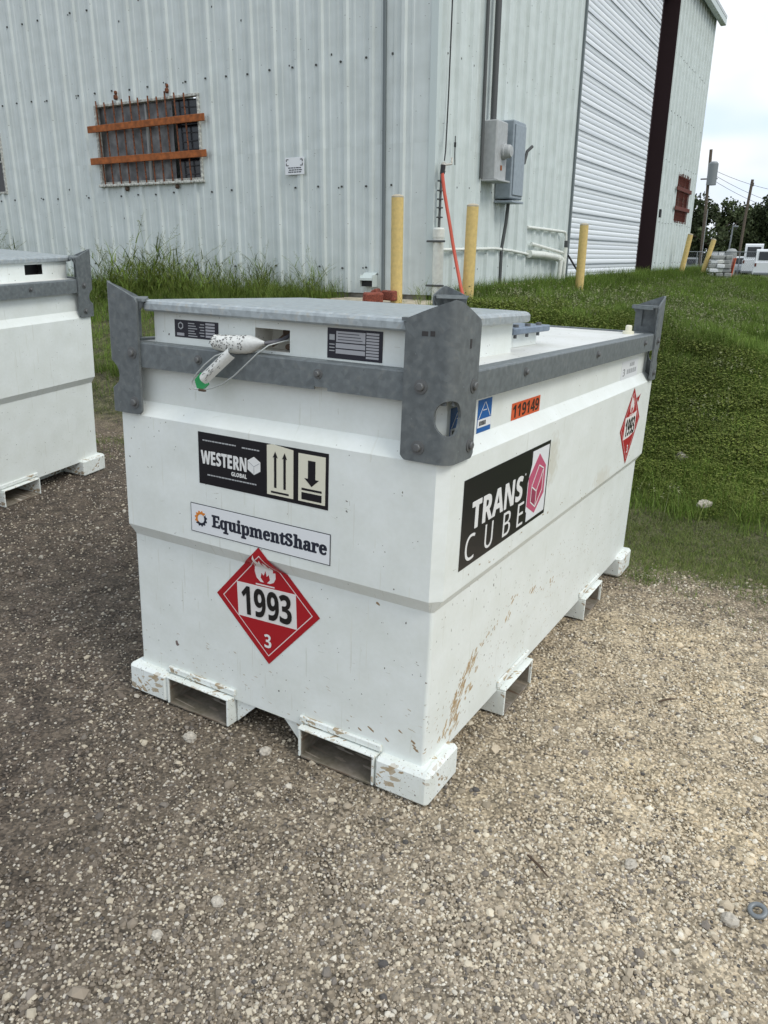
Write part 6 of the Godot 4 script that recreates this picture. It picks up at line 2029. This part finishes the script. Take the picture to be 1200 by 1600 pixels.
func plants() -> void:
	var r := RandomNumberGenerator.new(); r.seed = 202
	var short_g := []; var mid_g := []; var lush := []; var leafy := []; var tall := []; var stalks := []
	var green := func(dry: float) -> Color: return Color(0.160, 0.195, 0.052).lerp(Color(0.215, 0.205, 0.095), dry) * r.randf_range(0.7, 1.35)
	# the bank to the right and behind the near tank
	for i in 75000:
		var z := -2.1 - 19.5 * pow(r.randf(), 1.75)
		var x := r.randf_range(-3.6, 1.4 - 0.02 * z)
		if z > -5.9 and i % 3 == 0: x = r.randf_range(-9.5, 1.4)
		if x < -3.0 and z < -5.84: continue
		if x < -2.6 and x > -4.1 and z < -4.75 and z > -5.85: continue
		var g := grassy(x, z)
		if r.randf() > g: continue
		var y := height(x, z)
		var far := clampf((-z - 5.0) / 12.0, 0, 1)
		var edge := sstep(-4.3, -2.5, z)
		var n := gf.get_noise_2d(x * 20.0, z * 20.0)
		var near_wall := sstep(-4.9, -5.7, z) * (1.0 if x < -3.0 else 0.0)
		near_wall = maxf(near_wall, sstep(-2.1, -2.8, x) * sstep(-5.5, -7.0, z))
		var sc := 1.0 + far * 0.25
		var lum := 1.0 + 0.40 * gf.get_noise_2d(x * 7.0 + 40.0, z * 7.0)
		if edge > 0.08 and r.randf() < edge * 1.5:
			short_g.append([Vector3(x, y, z), r.randf() * TAU, r.randf_range(0.6, 1.1), green.call(0.35 + 0.5 * edge) * lum * 0.9])
			if r.randf() < edge * 1.35: continue
		var leafiness := 0.50 * sstep(-6.6, -5.2, z) * sstep(-2.7, -3.9, z) * sstep(-2.6, -1.8, x)
		var young := lerpf(0.35, 1.0, sstep(-2.7, -4.6, z))
		if n + r.randfn(0.0, 0.22) > 0.22 - leafiness and leafiness > 0.03:
			leafy.append([Vector3(x, y, z), r.randf() * TAU, r.randf_range(0.45, 1.25) * young, green.call(r.randf() * 0.25) * lum * 0.80])
			if r.randf() < 0.6: mid_g.append([Vector3(x, y, z), r.randf() * TAU, r.randf_range(0.9, 1.7) * young, green.call(0.15) * lum])
			if r.randf() < 0.2: lush.append([Vector3(x, y, z), r.randf() * TAU, r.randf_range(0.7, 1.1), green.call(0.1) * lum])
		elif n > 0.10 or near_wall > 0.5 and r.randf() < 0.6:
			lush.append([Vector3(x, y, z), r.randf() * TAU, r.randf_range(0.7, 1.2) * sc * (1.0 + 0.55 * near_wall), green.call(0.05) * lum])
		else:
			mid_g.append([Vector3(x, y, z), r.randf() * TAU, r.randf_range(0.7, 1.3) * sc, green.call(0.18 + 0.3 * far) * lum * 1.15])
			if r.randf() < 0.06: stalks.append([Vector3(x, y, z), r.randf() * TAU, r.randf_range(0.7, 1.4), Color(0.22, 0.23, 0.12) * r.randf_range(0.7, 1.2)])
	# ragged tufts that creep into the gravel
	for i in 900:
		var x := r.randf_range(-4.6, 1.6)
		var z := -2.15 + absf(r.randfn(0.0, 0.20)) - 0.18
		if x > -1.2 and x < 0.02 and z > -2.3: continue
		if r.randf() > 0.5 + 0.5 * gf.get_noise_2d(x * 40.0, z * 40.0) * 2.0: continue
		short_g.append([Vector3(x, height(x, z), z), r.randf() * TAU, r.randf_range(0.5, 1.35), green.call(0.4)])
		if r.randf() < 0.10: mid_g.append([Vector3(x, height(x, z), z), r.randf() * TAU, r.randf_range(0.5, 0.9), green.call(0.25)])
	# tall grass along the gable wall, thinning towards the corner
	for i in 860:
		var x := r.randf_range(-10.8, -3.95)
		var z := r.randf_range(-5.75, -4.6)
		var hump := exp(-pow((x + 6.45) / 0.75, 2.0)) * 0.42 + exp(-pow((x + 10.2) / 0.7, 2.0)) * 0.5 + 0.34 + 0.16 * sstep(-6.6, -5.0, x)
		if r.randf() > 0.35 + hump * 0.6: continue
		tall.append([Vector3(x, height(x, z), z), r.randf() * TAU, (r.randf_range(0.3, 0.8) if r.randf() < 0.8 else r.randf_range(0.8, 1.25)) * hump * 1.3, green.call(0.12) * 0.8])
	for i in 46:
		var z := r.randf_range(-5.95, -20.0)
		if z < -7.9 or r.randf() < 0.4: tall.append([Vector3(r.randf_range(-2.98, -2.7), height(-2.8, z), z), r.randf() * TAU, r.randf_range(0.25, 0.5), green.call(0.2)])
	for s in [[-3.02, -5.62], [-2.85, -5.66], [-3.15, -5.7], [-2.7, -6.3], [-2.75, -5.05], [-2.9, -4.98]]:
		tall.append([Vector3(s[0], height(s[0], s[1]), s[1]), r.randf() * TAU, r.randf_range(0.25, 0.42), green.call(0.3)])
	# far side of the lot
	for i in 5000:
		var x := r.randf_range(-10, 4); var z := r.randf_range(-62, -21)
		mid_g.append([Vector3(x, height(x, z), z), r.randf() * TAU, r.randf_range(1.0, 1.5), green.call(0.35) * 1.1])
	scatter("short_grass", grass_clump(1, 30, 0.085, 0.015, 0.042, 0.0032), M.grass_mat, short_g, "short worn grass thinning into the gravel", "grass")
	scatter("grass", grass_clump(2, 38, 0.10, 0.03, 0.095, 0.0038), M.grass_mat, mid_g, "green grass covering the bank", "grass")
	scatter("lush_grass", grass_clump(3, 40, 0.10, 0.06, 0.18, 0.0052), M.grass_mat, lush, "thick darker grass in tufts on the bank", "grass")
	scatter("seed_stalks", stalk_clump(6), M.grass_mat, stalks, "thin pale seed stalks standing above the bank's grass", "seed stalks")
	scatter("leafy_weeds", leaf_clump(4, 80, 0.14, 0.085, 0.019), M.leaf_mat, leafy, "low leafy weeds spreading over the bank", "weeds")
	for k in 3:
		var part := []
		for i in range(k, tall.size(), 3): part.append(tall[i])
		scatter("tall_grass", weed_mesh(5 + k * 11, 0.85), M.grass_mat, part, "tall seeding grass along the foot of the wall", "tall grass")
